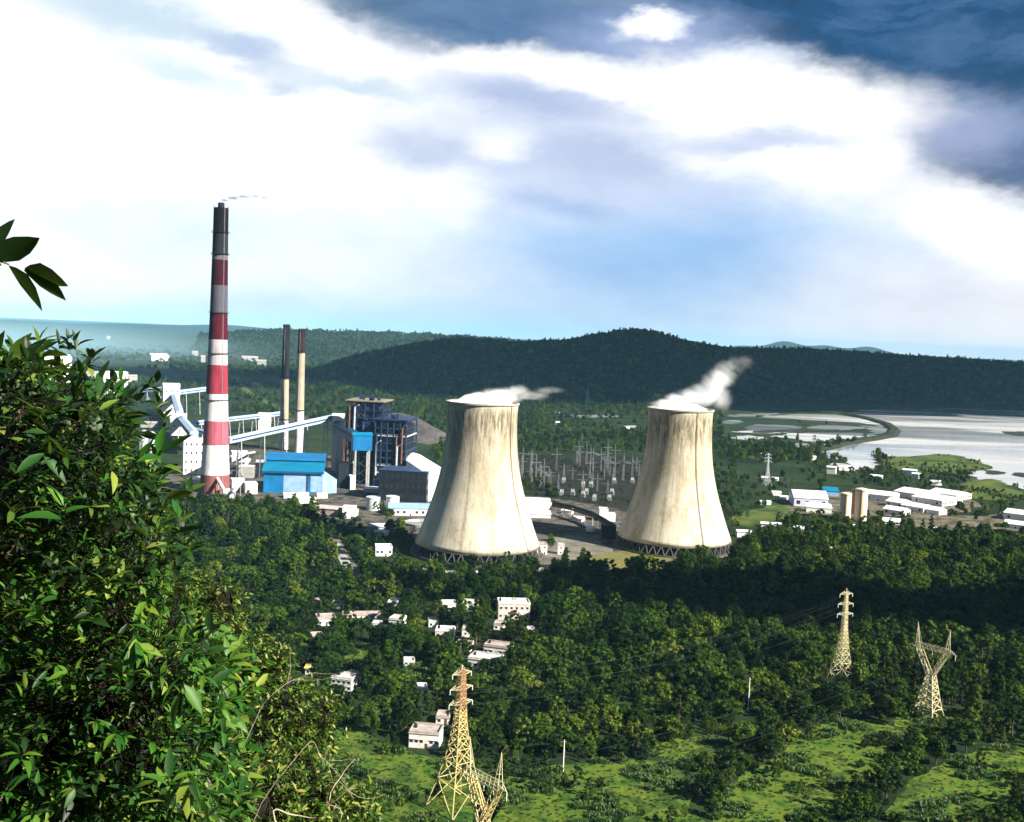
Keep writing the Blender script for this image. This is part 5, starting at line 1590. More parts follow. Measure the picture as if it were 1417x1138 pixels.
PY5 = pylon_tall('faint dark far pylon against the hill between the cooling towers', 812, 562, 512, 30, 5, M_bsteel, M_bsteel, M_bsteel)
PY6 = pylon_tall('faint small pylon on the green strip right of the right tower', 1061, 672, 628, 30, 4.5, M_lgrey, M_lgrey, M_lgrey)
for q in (PY1, PY2, PY3, PY4, PY5, PY6):
    P = q[1]; rr = q[4] * 1.25
    f = Vector((P.x, P.y, 0)).normalized()
    notree([(P.x + rr * math.cos(2 * PI * k / 16) - f.x * 7, P.y + rr * math.sin(2 * PI * k / 16) - f.y * 7) for k in range(16)])
def warm(q, i):
    P, tips, rz = q[1], q[2], q[3]
    x, y, z = tips[i]
    return Vector((P.x + x * math.cos(rz) - y * math.sin(rz), P.y + x * math.sin(rz) + y * math.cos(rz), z))
def wire(A, Bv, sag, label):
    mb = MB(); pts = []
    for i in range(41):
        f = i / 40
        p = A.lerp(Bv, f); p.z -= sag * 4 * f * (1 - f); pts.append(p)
    mb.tube(pts, .02, 5)
    tag(mb.build('power_line', M_wire), label, 'power line', 'conductors between the pylons')
for k, (i, j) in enumerate(((1, 1), (3, 3), (5, 5), (0, 0), (2, 2))):
    wire(warm(PY1, i), warm(PY2, j), 7, 'thin conductor sagging from the tall tapering pylon to the slender one')
for i in range(3):
    wire(warm(PY4, i), warm(PY3, i), 6, 'thin conductor sagging from the cut off horned pylon to the horned one on the grass')
    d = warm(PY3, i) - warm(PY4, i)
    wire(warm(PY3, i), warm(PY3, i) + d.normalized() * 330 + Vector((0, 0, 2)), 8, 'thin conductor leaving the horned pylon over the wood to the right')
for px, py, top, lab in ((1035, 985, 938, 'bare pale pole standing in the dark wood left of the slender pylon'), (779, 1068, 1024, 'thin pale pole at the edge of the bright clearing')):
    P = gp(px, py); t = thing('utility_pole', lab, 'utility pole', P, facing(P))
    f = Vector((P.x, P.y, 0)).normalized(); g = Vector((f.y, -f.x, 0))
    notree([tuple((P + f * a + g * b)[:2]) for a, b in ((5, -6), (5, 6), (-26, 5), (-26, -5))])
    h = zat(top, P)
    mb = MB(); mb.tube([(0, 0, 0), (0, 0, h)], [.28, .2], 8); mb.build('post', M_insul, t)
    mb = MB(); mb.beam((-1, 0, h - .8), (1, 0, h - .8), .15); mb.build('cross_arm', M_grey, t)

# ------------------------------------------------------------------ trees
def crown_mesh(name, lobes, ncard, size, seed, mat, flat=0.6, droop=0.0):
    """leaf sprays: small bent quads through the volume of several uneven lobes"""
    r = np.random.default_rng(seed)
    w = np.array([l[3] * l[4] * l[5] for l in lobes]) ** (2 / 3); w /= w.sum()
    idx = r.choice(len(lobes), ncard, p=w)
    L = np.array(lobes)[idx]
    d = r.normal(size=(ncard, 3)); d /= np.linalg.norm(d, axis=1)[:, None]
    rad = r.uniform(0.1, 1.0, ncard) ** 0.6 * r.choice([1.0, 1.0, 1.0, 1.25], ncard)
    rad *= 1 + 0.16 * np.sin(d[:, 0] * 7 + L[:, 0] * 3) * np.sin(d[:, 1] * 8 + L[:, 1]) + 0.1 * np.sin(d[:, 2] * 11)
    pos = L[:, :3] + d * L[:, 3:6] * rad[:, None]
    keep = ~((d[:, 2] < -0.35) & (r.random(ncard) < 0.7))
    pos, d = pos[keep], d[keep]
    n = len(pos)
    nrm = d * 1.0 + np.array([0, 0, .35]) + r.normal(size=(n, 3)) * 0.38
    nrm /= np.linalg.norm(nrm, axis=1)[:, None]
    a = np.cross(nrm, r.normal(size=(n, 3))); a /= np.linalg.norm(a, axis=1)[:, None]
    b = np.cross(nrm, a)
    s = size * r.uniform(0.55, 1.3, n)[:, None]
    k = r.uniform(0.45, 0.8, n)[:, None]
    V = np.stack([pos - a * s, pos - b * s * k + nrm * s * .2, pos + a * s - nrm * s * droop, pos + b * s * k + nrm * s * .1], 1).reshape(-1, 3)
    F = np.arange(4 * n).reshape(n, 4)
    return V, F
def trunk_mb(h, r, lean, branches, seed):
    rr = random.Random(seed)
    mb = MB()
    top = Vector((lean[0], lean[1], h))
    pts = [Vector((0, 0, -0.4)).lerp(top, k / 5) + Vector((rr.uniform(-.1, .1), rr.uniform(-.1, .1), 0)) * k * .5 for k in range(6)]
    mb.tube(pts, [r * (1 - .13 * k) for k in range(6)], 7)
    for (bx, by, bz, f) in branches:
        s = Vector((0, 0, -0.4)).lerp(top, f)
        e = Vector((bx, by, bz)); m_ = s.lerp(e, .5) + Vector((0, 0, -.3))
        mb.tube([s, m_, e], [r * .5, r * .33, r * .14], 5)
    return mb
PROTO = []
def make_tree(kind, h, lobes, ncard, size, tr, tl, seed, cat='tree', mat=None):
    t = thing('tree', 'x', cat)
    mb = trunk_mb(tl, tr, (random.uniform(-.5, .5), random.uniform(-.5, .5)), [(l[0], l[1], l[2], .75) for l in lobes[:5]], seed)
    mb.build('trunk', M_bark, t)
    V, F = crown_mesh('crown', lobes, ncard, size, seed, None)
    npmesh('crown', V, F, mat or M_crown, t)
    PROTO.append((t, h, kind))
    return t
rs = random.Random(21)
def lobeset(n, h0, h1, spread, r0, r1, top=0.6):
    out = []
    for i in range(n):
        f = (i + .5) / n
        a = i * 2.4 + rs.uniform(-.5, .5)
        z = h0 + (h1 - h0) * f
        sp = spread * math.sin(PI * min(1, .25 + .65 * f)) * rs.uniform(.6, 1.1)
        rr = (r0 + (r1 - r0) * f) * rs.uniform(.8, 1.2)
        out.append((sp * math.cos(a), sp * math.sin(a), z, rr, rr * rs.uniform(.85, 1.1), rr * rs.uniform(.62, .85)))
    return out
make_tree('round', 15, lobeset(20, 5.0, 13.0, 4.4, 2.3, 1.5), 2600, .58, .38, 8, 1)
make_tree('tall', 20, lobeset(18, 5.5, 18.5, 2.6, 1.9, 1.1), 2300, .55, .34, 14, 2)
make_tree('spreading', 13, lobeset(22, 5.6, 11, 6.0, 1.9, 1.5), 2600, .58, .4, 7, 3)
make_tree('ragged', 17, lobeset(15, 4.5, 16, 4.0, 1.5, 1.0), 1500, .6, .3, 12, 4)
make_tree('bushy', 9, lobeset(14, 1.6, 7.6, 3.2, 1.7, 1.1), 1900, .48, .25, 4.5, 5)
make_tree('columnar', 18, lobeset(14, 3.5, 17, 1.4, 1.5, .8), 1600, .5, .28, 13, 6)
make_tree('slender', 23, lobeset(11, 9, 22, 1.7, 1.5, .9), 1300, .52, .22, 19, 7)
make_tree('feathery', 14, lobeset(26, 3, 13, 3.8, 1.15, .8), 1700, .46, .24, 9, 8)
KINDW = {'round': 'round', 'tall': 'tall oval', 'spreading': 'wide spreading', 'ragged': 'ragged open-crowned', 'bushy': 'low bushy', 'columnar': 'slim columnar', 'slender': 'slender bare-stemmed', 'feathery': 'feathery'}

def blocked(x, y):
    for (a, b, c, d, poly) in NOTREE:
        if a <= x <= b and c <= y <= d and inpoly(x, y, poly): return True
    return False
def vnoise(x, y, s):
    return (math.sin(x / s * 1.7 + 1.3) * math.cos(y / s * 1.3 + 2.1) + math.sin((x + y) / s * .9 + 4) * .6 + math.cos((x - 1.7 * y) / s * 2.3) * .4) / 2
FRONT_EDGE = [(0, 690), (250, 700), (300, 690), (420, 705), (470, 740), (520, 790), (600, 792), (740, 796), (800, 790), (860, 785), (1010, 780), (1050, 745), (1200, 738), (1417, 735)]
cand = []
GAPS = []
# the wood in front of the plant
yy = 372.0
while yy < 1050:
    half = (yy + 60) * math.tan(R_(29.5))
    step = 7.4 if yy < 620 else 8.6
    xx = -half
    while xx < half:
        x, y = xx + rs.uniform(-.45, .45) * step, yy + rs.uniform(-.45, .45) * step
        xx += step
        px, py, w_ = proj((x, y, 0))
        if px < -60 or px > 1480 or py > 1290: continue
        edge = float(np.interp(px, [e[0] for e in FRONT_EDGE], [e[1] for e in FRONT_EDGE]))
        if py < edge: continue
        if blocked(x, y): continue
        if rs.random() < .14 + .4 * (vnoise(x, y, 34) > .36) or (py > 1000 and vnoise(x, y, 30) > -.15 and px < 1120 and rs.random() < .5):
            GAPS.append((x, y)); continue
        cand.append((x, y, px, py))
    yy += step
near = []
for c in cand:
    # size follows the patch it grows in
    v = vnoise(c[0], c[1], 70)
    if c[3] > 1010 and c[2] < 1000: k = rs.choice([4, 4, 7, 3, 0, 2, 7])
    elif v > .35: k = rs.choice([1, 0, 6, 3, 2, 7])
    elif v < -.3: k = rs.choice([2, 0, 7, 4, 2, 0])
    else: k = rs.choice([0, 0, 2, 3, 4, 2, 1, 7])
    sc = rs.choice([rs.uniform(.5, .8), rs.uniform(.7, 1.1), rs.uniform(.85, 1.3)]) * (.85 if c[3] > 960 else 1.0)
    # low growth beside open ground, so that houses and pylons stay visible
    near.append((c[0], c[1], k, sc, c[2], c[3]))
def hidden_by_leaves(px, py):
    lim = float(np.interp(py, [560, 700, 800, 900, 1000, 1138], [190, 240, 250, 330, 330, 330]))
    return px < lim
inview = [n for n in near if -5 < n[4] < 1422 and not hidden_by_leaves(n[4], n[5]) and n[5] - 10 / mpp((n[0], n[1], 0)) < 1138]
inview.sort(key=lambda n: -PROTO[n[2]][1] * n[3] / mpp((n[0], n[1], 0)))
IND = inview[:296]
indset = set(id(n) for n in IND)
REST = [n for n in near if id(n) not in indset]
LM = [(632, 1060, 'the tall tapering pylon'), (1163, 930, 'the slender pylon'), (1286, 970, 'the horned pylon on the grass'), (672, 1120, 'the cut off horned pylon'), (586, 1030, 'the nearest white house'),
      (668, 925, 'the broad white house'), (711, 855, 'the two-storey white house'), (1035, 970, 'the bare pale pole'), (472, 955, 'the pinkish white house'), (566, 922, 'the hut by the round clearing'), (800, 1085, 'the middle clearing'),
      (1150, 1060, 'the grassy glade at right'), (480, 1060, 'the left clearing'), (932, 790, 'the right cooling tower'), (430, 940, 'the ochre roofed house'), (1400, 1000, 'the right edge of the picture'), (960, 1130, 'the middle of the bottom edge')]
first_use = {}
used_lab = {}
for n in sorted(IND, key=lambda n: n[4]):
    x, y, k, sc, px, py = n
    proto = PROTO[k][0]
    if k not in first_use: first_use[k] = 1; t = proto
    else: t = copy_tree(proto)
    t.location = (x, y, gz(x, y)); t.rotation_euler = (0, 0, rs.uniform(0, 6.28)); t.scale = (sc * rs.uniform(.9, 1.1), sc * rs.uniform(.9, 1.1), sc)
    lm = min(LM, key=lambda l: (l[0] - px) ** 2 + ((l[1] - py) * 1.5) ** 2)
    dx, dy = px - lm[0], py - lm[1]
    dd = math.hypot(dx, dy)
    if abs(dx) > abs(dy) * 1.2: wd = ('right of ' if dx > 0 else 'left of ')
    else: wd = ('in front of ' if dy > 0 else 'behind ')
    far = 'close ' if dd < 45 else '' if dd < 110 else 'well '
    lab = '%s green tree %s%s%s' % (KINDW[PROTO[k][2]], far, wd, lm[2])
    t['label'] = lab; t['group'] = 'trees of the wood below the plant'; t['category'] = 'tree'
for k in range(len(PROTO)):
    if k not in first_use:
        n = REST.pop(len(REST) // 2); t = PROTO[k][0]
        t.location = (n[0], n[1], 0); t['label'] = KINDW[PROTO[k][2]] + ' green tree deep in the wood'; t['group'] = 'trees of the wood below the plant'

def scatter(name, pts, protos, kind='stuff', extra_rot=True):
    """one object: pts = (x, y, z, proto index, scale)"""
    me = bpy.data.meshes.new(name)
    me.from_pydata([p[:3] for p in pts], [], [])
    a = me.attributes.new('pick', 'INT', 'POINT'); a.data.foreach_set('value', [p[3] for p in pts])
    a = me.attributes.new('turn', 'FLOAT_VECTOR', 'POINT'); a.data.foreach_set('vector', [v for p in pts for v in (0, 0, rs.uniform(0, 6.28))])
    a = me.attributes.new('size', 'FLOAT_VECTOR', 'POINT'); a.data.foreach_set('vector', [v for p in pts for q in (p[4] * rs.uniform(.9, 1.1),) for v in (q, q, p[4])])
    o = bpy.data.objects.new(name, me); COL.objects.link(o)
    tag(o, kind=kind)
    ng = bpy.data.node_groups.new(name, 'GeometryNodeTree')
    ng.interface.new_socket(name='Geometry', in_out='INPUT', socket_type='NodeSocketGeometry')
    ng.interface.new_socket(name='Geometry', in_out='OUTPUT', socket_type='NodeSocketGeometry')
    gi = ng.nodes.new('NodeGroupInput'); go = ng.nodes.new('NodeGroupOutput')
    def attr(nm, dt):
        n = ng.nodes.new('GeometryNodeInputNamedAttribute'); n.data_type = dt; n.inputs['Name'].default_value = nm
        return n.outputs['Attribute']
    pick, turn, size = attr('pick', 'INT'), attr('turn', 'FLOAT_VECTOR'), attr('size', 'FLOAT_VECTOR')
    jn = ng.nodes.new('GeometryNodeJoinGeometry')
    for i, objs in enumerate(protos):
        j2 = ng.nodes.new('GeometryNodeJoinGeometry')
        for ob in objs:
            oi = ng.nodes.new('GeometryNodeObjectInfo'); oi.inputs['Object'].default_value = ob
            oi.transform_space = 'ORIGINAL'
            ng.links.new(oi.outputs['Geometry'], j2.inputs[0])
        cmp_ = ng.nodes.new('FunctionNodeCompare'); cmp_.data_type = 'INT'; cmp_.operation = 'EQUAL'
        ng.links.new(pick, cmp_.inputs[2]); cmp_.inputs[3].default_value = i
        ip = ng.nodes.new('GeometryNodeInstanceOnPoints')
        ng.links.new(gi.outputs[0], ip.inputs['Points']); ng.links.new(j2.outputs[0], ip.inputs['Instance'])
        ng.links.new(cmp_.outputs[0], ip.inputs['Selection'])
        ng.links.new(turn, ip.inputs['Rotation']); ng.links.new(size, ip.inputs['Scale'])
        ng.links.new(ip.outputs[0], jn.inputs[0])
    ng.links.new(jn.outputs[0], go.inputs[0])
    md = o.modifiers.new('scatter', 'NODES'); md.node_group = ng
    return o
TP = [[ch for ch in p[0].children] for p in PROTO]
pts = [(n[0], n[1], gz(n[0], n[1]), n[2], n[3]) for n in REST]
# trees scattered over the plain behind and beside the plant
yy = 860.0
while yy < 3300:
    step = 10.5 + (yy - 860) / 300
    half = yy * math.tan(R_(27.5))
    xx = -half
    while xx < half:
        x, y = xx + rs.uniform(-.5, .5) * step, yy + rs.uniform(-.5, .5) * step
        xx += step
        px, py, w_ = proj((x, y, 0))
        if px < -30 or px > 1450: continue
        edge = float(np.interp(px, [e[0] for e in FRONT_EDGE], [e[1] for e in FRONT_EDGE]))
        if py > edge: continue
        dens = .55 + .5 * vnoise(x, y, 130)
        if px > 1000 and 612 < py < 640: dens += .5
        if px > 1180 and 650 < py < 690: dens += .3
        if 690 < px < 900 and 570 < py < 612: dens += .35
        if px < 420 and py < 560: dens -= .15
        if 560 < px < 1010 and py < 580: dens += .3
        if 1000 < px < 1260 and 560 < py < 614: dens -= .75
        if 755 < px < 900 and 568 < py < 600: dens -= .6
        if 1020 < px < 1120 and 640 < py < 740: dens -= .35
        if rs.random() > dens or blocked(x, y): continue
        k = rs.choice([0, 2, 0, 4, 3, 1])
        pts.append((x, y, 0, k, rs.uniform(.5, .95) * (.75 if py > 640 else 1)))
    yy += step
# a few trees in the plant itself
for (px, py, n_, sp) in ((530, 712, 5, 14), (455, 745, 14, 20), (520, 756, 12, 25), (560, 752, 8, 16), (600, 745, 4, 14), (760, 755, 4, 8), (905, 778, 10, 22), (960, 780, 6, 20), (870, 782, 6, 12), (700, 792, 10, 30), (1020, 715, 5, 12), (1100, 725, 16, 30), (1160, 735, 16, 30),
                        (1240, 735, 16, 40), (1350, 715, 14, 40), (540, 735, 6, 14), (730, 672, 20, 25), (760, 685, 12, 15)):
    for i in range(n_):
        px_, py_ = px + rs.gauss(0, sp * .6), py + rs.gauss(0, 4)
        p = gp(px_, py_)
        if not blocked(p.x, p.y) or py < 760:
            pts.append((p.x, p.y, 0, rs.choice([4, 4, 0, 3]), rs.uniform(.5, .9)))
scatter('forest', pts, TP)
# the wooded hill
hp = []
na, nr = HV.shape[0], HV.shape[1]
for i in range(13500):
    a, b = rs.uniform(0, na - 1.001), rs.uniform(2, nr * .62)
    ia, ib = int(a), int(b); fa, fb = a - ia, b - ib
    p = (HV[ia, ib] * (1 - fa) + HV[ia + 1, ib] * fa) * (1 - fb) + (HV[ia, ib + 1] * (1 - fa) + HV[ia + 1, ib + 1] * fa) * fb
    if p[2] < 0.5: continue
    hp.append((float(p[0]), float(p[1]), float(p[2]) - .5, rs.choice([0, 1, 2, 2, 0]), rs.uniform(.7, 1.25)))
for p in RIDGE: hp.append((p.x, p.y, p.z - .8, rs.choice([0, 2, 2, 0, 1]), rs.uniform(.9, 1.6)))
yy = 3300.0                                           # clumps over the far plain
while yy < 7500:
    step = 20 + (yy - 3300) / 130
    xx = -yy * math.tan(R_(27))
    while xx < 0:
        x, y = xx + rs.uniform(-.5, .5) * step, yy + rs.uniform(-.5, .5) * step
        xx += step
        if proj((x, y, 0))[0] > 640 or vnoise(x, y, 310) + .6 * vnoise(x, y, 120) < .1 or rs.random() < .25 or blocked(x, y) or blocked(x, y + 60) or blocked(x, y + 150) or blocked(x, y + 260): continue
        hp.append((x, y, -.5, rs.choice([0, 2, 2, 4, 0]), rs.uniform(.8, 1.6)))
    yy += step
scatter('woods', hp, TP)
# low scrub on the clearings and grass
def tuft(seed, n, h, w):
    r = random.Random(seed); V, F = [], []
    for i in range(n):
        a = r.uniform(0, 6.28); d = r.uniform(0, w) ; x, y = d * math.cos(a), d * math.sin(a)
        l = h * r.uniform(.5, 1.2); b = r.uniform(0, 6.28); bw = .09 + .05 * r.random()
        lx, ly = math.cos(b) * l * .45, math.sin(b) * l * .45
        s = Vector((-math.sin(b), math.cos(b), 0)) * bw
        k = len(V)
        V += [(x - s.x, y - s.y, 0), (x + s.x, y + s.y, 0), (x + lx * .4 + s.x, y + ly * .4 + s.y, l * .7), (x + lx * .4 - s.x, y + ly * .4 - s.y, l * .7), (x + lx, y + ly, l * .95), (x + lx * 1.02, y + ly * 1.02, l * .94)]
        F += [(k, k + 1, k + 2, k + 3), (k + 3, k + 2, k + 4, k + 5)]
    return V, F
V, F = tuft(3, 60, .95, 1.0)
g0 = gp(1110, 1075)
gr = npmesh('grass_tuft', V, F, M_grass); gr.location = (g0.x, g0.y, .15)
tag(gr, 'single tall grass clump in the middle of the grassy glade at right', 'grass clump')
sp_ = []; sb_ = []
for c in CLEAR:
    poly = c[-1]
    xs = [p[0] for p in poly]; ys = [p[1] for p in poly]
    area = (max(xs) - min(xs)) * (max(ys) - min(ys))
    for i in range(int(min(2600, area * .33))):
        x, y = rs.uniform(min(xs), max(xs)), rs.uniform(min(ys), max(ys))
        if inpoly(x, y, poly): sp_.append((x, y, .12, 0, rs.uniform(.3, 1.6) * (1.4 if vnoise(x, y, 11) > .2 else .45)))
    for i in range(int(min(260, area * .02))):
        x, y = rs.uniform(min(xs), max(xs)), rs.uniform(min(ys), max(ys))
        if inpoly(x, y, poly) and vnoise(x, y, 14) > .1 : sb_.append((x, y, .1, rs.choice([4, 7, 4, 3]), rs.choice([rs.uniform(.08, .22), rs.uniform(.12, .34), rs.uniform(.3, .6)])))
scatter('grass', sp_, [[gr]])
for i in range(900):
    xs = [p[0] for p in swy]; ys = [p[1] for p in swy]
    x, y = rs.uniform(min(xs), max(xs)), rs.uniform(min(ys), max(ys))
    if inpoly(x, y, swy) and vnoise(x, y, 50) > -.1: sb_.append((x, y, .1, rs.choice([4, 4, 7]), rs.uniform(.12, .42)))
for poly in MARSH:
    xs = [p[0] for p in poly]; ys = [p[1] for p in poly]
    for i in range(420):
        x, y = rs.uniform(min(xs), max(xs)), rs.uniform(min(ys), max(ys))
        if inpoly(x, y, poly) and vnoise(x, y, 60) > -.1: sb_.append((x, y, .5, 4, rs.uniform(.15, .5)))
# undergrowth between the trees
for n in near:
    if rs.random() < .55:
        x, y = n[0] + rs.uniform(-5, 5), n[1] + rs.uniform(-5, 5)
        if not blocked(x, y): sb_.append((x, y, gz(x, y), 4, rs.uniform(.25, .5)))
for x, y in GAPS:
    for q in range(5):
        a, b = x + rs.uniform(-6, 6), y + rs.uniform(-6, 6)
        if not blocked(a, b): sb_.append((a, b, gz(a, b), rs.choice([4, 7, 4, 3]), rs.uniform(.16, .42)))
scatter('undergrowth', sb_, TP)

# ------------------------------------------------------------------ foreground vegetation on the hillside
def leaves(name, items, mat, parent, wid=.30, fold=.25, curl=.35, seed=1):
    """items: (base, direction, length, roll) -> folded, pointed leaves with a midrib"""
    rr = random.Random(seed)
    V, F = [], []
    prof = [(0, .05), (.12, .5), (.35, 1.0), (.62, .85), (.85, .42), (1.0, .03)]
    for (p, d, L, roll) in items:
        d = Vector(d).normalized()
        s = d.cross(Vector((0, 0, 1)))
        if s.length < .05: s = Vector((1, 0, 0))
        s.normalize()
        up = s.cross(d)
        s, up = s * math.cos(roll) + up * math.sin(roll), up * math.cos(roll) - s * math.sin(roll)
        cu = curl * rr.uniform(.2, 1.3); fo = fold * rr.uniform(.4, 1.6); w = wid * L * rr.uniform(.42, .58)
        k = len(V)
        for (f, ww) in prof:
            c = Vector(p) + d * (L * f) - up * (cu * L * f * f)
            V += [c + s * (w * ww) + up * (fo * w * ww), c, c - s * (w * ww) + up * (fo * w * ww)]
        for i in range(len(prof) - 1):
            a = k + i * 3
            F += [(a, a + 1, a + 4, a + 3), (a + 1, a + 2, a + 5, a + 4)]
    return npmesh(name, [tuple(v) for v in V], F, mat, parent, smooth=True)
rf = random.Random(77)
CROWN = [(-60, 480), (0, 482), (30, 472), (62, 478), (100, 492), (118, 525), (160, 528), (196, 548), (204, 600), (222, 640), (250, 690), (262, 740), (246, 790), (262, 850), (300, 890), (330, 950), (335, 1010), (330, 1080), (350, 1180), (-60, 1200)]
TB = Vector((-2.35, 4.6, 0)); TB.z = gz(TB.x, TB.y)
ft = thing('broadleaf_tree', 'dark leafy broadleaf tree filling the left foreground', 'tree', TB)
limbs = [[at(-150, 1500, 4.9), at(-120, 1100, 5.0), at(-70, 800, 5.0), at(-40, 600, 4.9), at(-60, 380, 4.6)],
         [at(-70, 850, 5.0), at(30, 740, 5.1), at(90, 640, 5.0), at(110, 580, 4.9)],
         [at(-60, 760, 5.0), at(0, 660, 4.6), at(20, 590, 4.4), at(40, 530, 4.4)],
         [at(-85, 900, 5.0), at(60, 830, 5.3), at(150, 740, 5.4), at(175, 650, 5.2)],
         [at(-95, 960, 5.0), at(60, 910, 5.0), at(170, 840, 4.9), at(205, 780, 4.9)],
         [at(-110, 1060, 5.0), at(40, 1010, 4.8), at(150, 950, 4.6), at(230, 900, 4.6)],
         [at(-45, 640, 4.9), at(-60, 520, 4.5), at(-70, 420, 4.1), at(-80, 340, 3.8)]]
mb = MB()
mb.tube([p - TB for p in [Vector((TB.x, TB.y, TB.z - .3))] + limbs[0]], [.16, .14, .12, .09, .06, .02], 9)
mb.build('trunk', M_bark, ft, smooth=True)
nodes = []
for L in limbs[1:]:
    mb = MB(); mb.tube([p - TB for p in L], [.04, .028, .018, .007], 7); mb.build('branch', M_bark, ft, smooth=True)
for L in limbs:
    for i in range(len(L) - 1):
        for f in (0, .33, .66): nodes.append(L[i].lerp(L[i + 1], f))
items, items2 = [], []
twigs = MB()
def spray(px, py, dist, n, L, tip_dir=None, store=None, twig=True):
    tip = at(px, py, dist)
    nb = min(nodes, key=lambda q: (q - tip).length + (0.5 if q.z > tip.z else 0))
    mid = nb.lerp(tip, .55) + Vector((rf.uniform(-.1, .1), rf.uniform(-.1, .1), -.12 * (nb - tip).length))
    if twig: twigs.tube([q - TB for q in (nb, mid, tip)], [.003, .002, .001], 4)
    ax = tip_dir or (tip - mid).normalized()
    ax = (ax + Vector((0, 0, .25))).normalized()
    for i in range(n):
        a = i * 2.4 + rf.uniform(-.5, .5)
        s = ax.cross(Vector((.2, .3, 1))).normalized(); u = s.cross(ax)
        sp = rf.uniform(.45, 1.25)
        d = ax * math.cos(sp) + (s * math.cos(a) + u * math.sin(a)) * math.sin(sp)
        (store if store is not None else items).append((tip - ax * rf.uniform(0, .10) - TB, d, L * rf.uniform(.7, 1.2), rf.uniform(-.7, .7)))
n_ = 0
while n_ < 2300:
    px, py = rf.uniform(-60, 340), rf.uniform(465, 1190)
    if not inpoly(px, py, CROWN) and (rf.random() > .16 or not inpoly(px - 26, py + 22, CROWN)): continue
    # keep sprays a little inside the outline, sparser lower down
    
    dist = rf.uniform(3.9, 6.4)
    if not inpoly(px + 16, py - 10, CROWN) and rf.random() < .6: continue
    st = items2 if rf.random() < (.7 if py > 790 else .16) else items
    spray(px, py, dist, rf.randint(6, 9), rf.uniform(.055, .10) * dist / 4.6, None, st)
    n_ += 1
# single leaves that shape the outline against the haze
for (px, py, ang, Lp, dist) in [(12, 500, 55, 48, 4.2), (28, 505, 62, 46, 4.3), (48, 490, 35, 36, 4.4), (58, 492, 8, 44, 4.3), (62, 500, -18, 46, 4.3), (-8, 498, 80, 40, 4.2), (100, 560, 50, 46, 4.6), (130, 560, 60, 44, 4.7), (158, 565, 48, 40, 4.7),
                               (170, 580, 20, 36, 4.7), (176, 560, 40, 30, 4.7), (190, 600, -10, 34, 4.8), (200, 640, 75, 40, 4.8), (210, 660, 30, 42, 4.8), (228, 690, 15, 44, 4.9), (238, 740, 20, 44, 4.9), (134, 530, 66, 34, 4.7), (150, 545, 85, 30, 4.7)]:
    base = at(px, py, dist); a = R_(ang)
    d = (CR * math.cos(a) + CU * math.sin(a)) + CF * rf.uniform(-.4, .4)
    items.append((base - TB, d, Lp / FL * dist * 1.08, rf.uniform(.5, 1.1)))
# bright hanging leaf bundles
for (px, py, n, L) in [(140, 540, 4, .12), (62, 575, 4, .13), (222, 625, 5, .13), (245, 700, 4, .11), (190, 900, 8, .13), (215, 860, 7, .12), (250, 960, 6, .12), (150, 800, 7, .11), (290, 930, 7, .12), (175, 935, 6, .14), (235, 1075, 9, .14), (265, 1100, 8, .13), (90, 690, 6, .13), (60, 640, 5, .13)]:
    spray(px, py, rf.uniform(3.7, 4.4), n, L * .9, Vector((rf.uniform(-.2, .3), rf.uniform(-.4, .1), rf.choice([-1, 1, 1]))), items2)
leaves('leaves', items, M_leaf, ft, .34, .3, .3, 1)
leaves('fresh_leaves', items2, M_leaf2, ft, .32, .35, .4, 2)
# the sprig that hangs in at the upper left
sp0 = nodes[8]
sprig = [at(-80, 340, 3.8), at(-65, 318, 3.6), at(-30, 350, 3.3), at(12, 366, 3.2)]
mb = MB(); mb.tube([p - TB for p in sprig], [.03, .012, .006, .003], 6); mb.build('branch', M_bark, ft, smooth=True)
it = []
for (px, py, ang, Lp) in [(-10, 362, 26, 74), (12, 368, -50, 72), (34, 372, -20, 68), (33, 374, -34, 66), (-8, 346, 70, 48), (-30, 352, -150, 60), (-20, 345, 130, 60), (2, 368, 170, 40)]:
    base = at(px, py, 3.2); a = R_(ang)
    d = (CR * math.cos(a) + CU * math.sin(a)) + CF * rf.uniform(-.3, .3)
    it.append((base - TB, d, Lp / FL * 3.2 * 1.05, rf.uniform(.5, 1.0)))
leaves('sprig_leaves', it, M_leaf, ft, .52, .2, .15, 3)
twigs.build('twigs', M_dbark, ft)['kind'] = 'stuff'

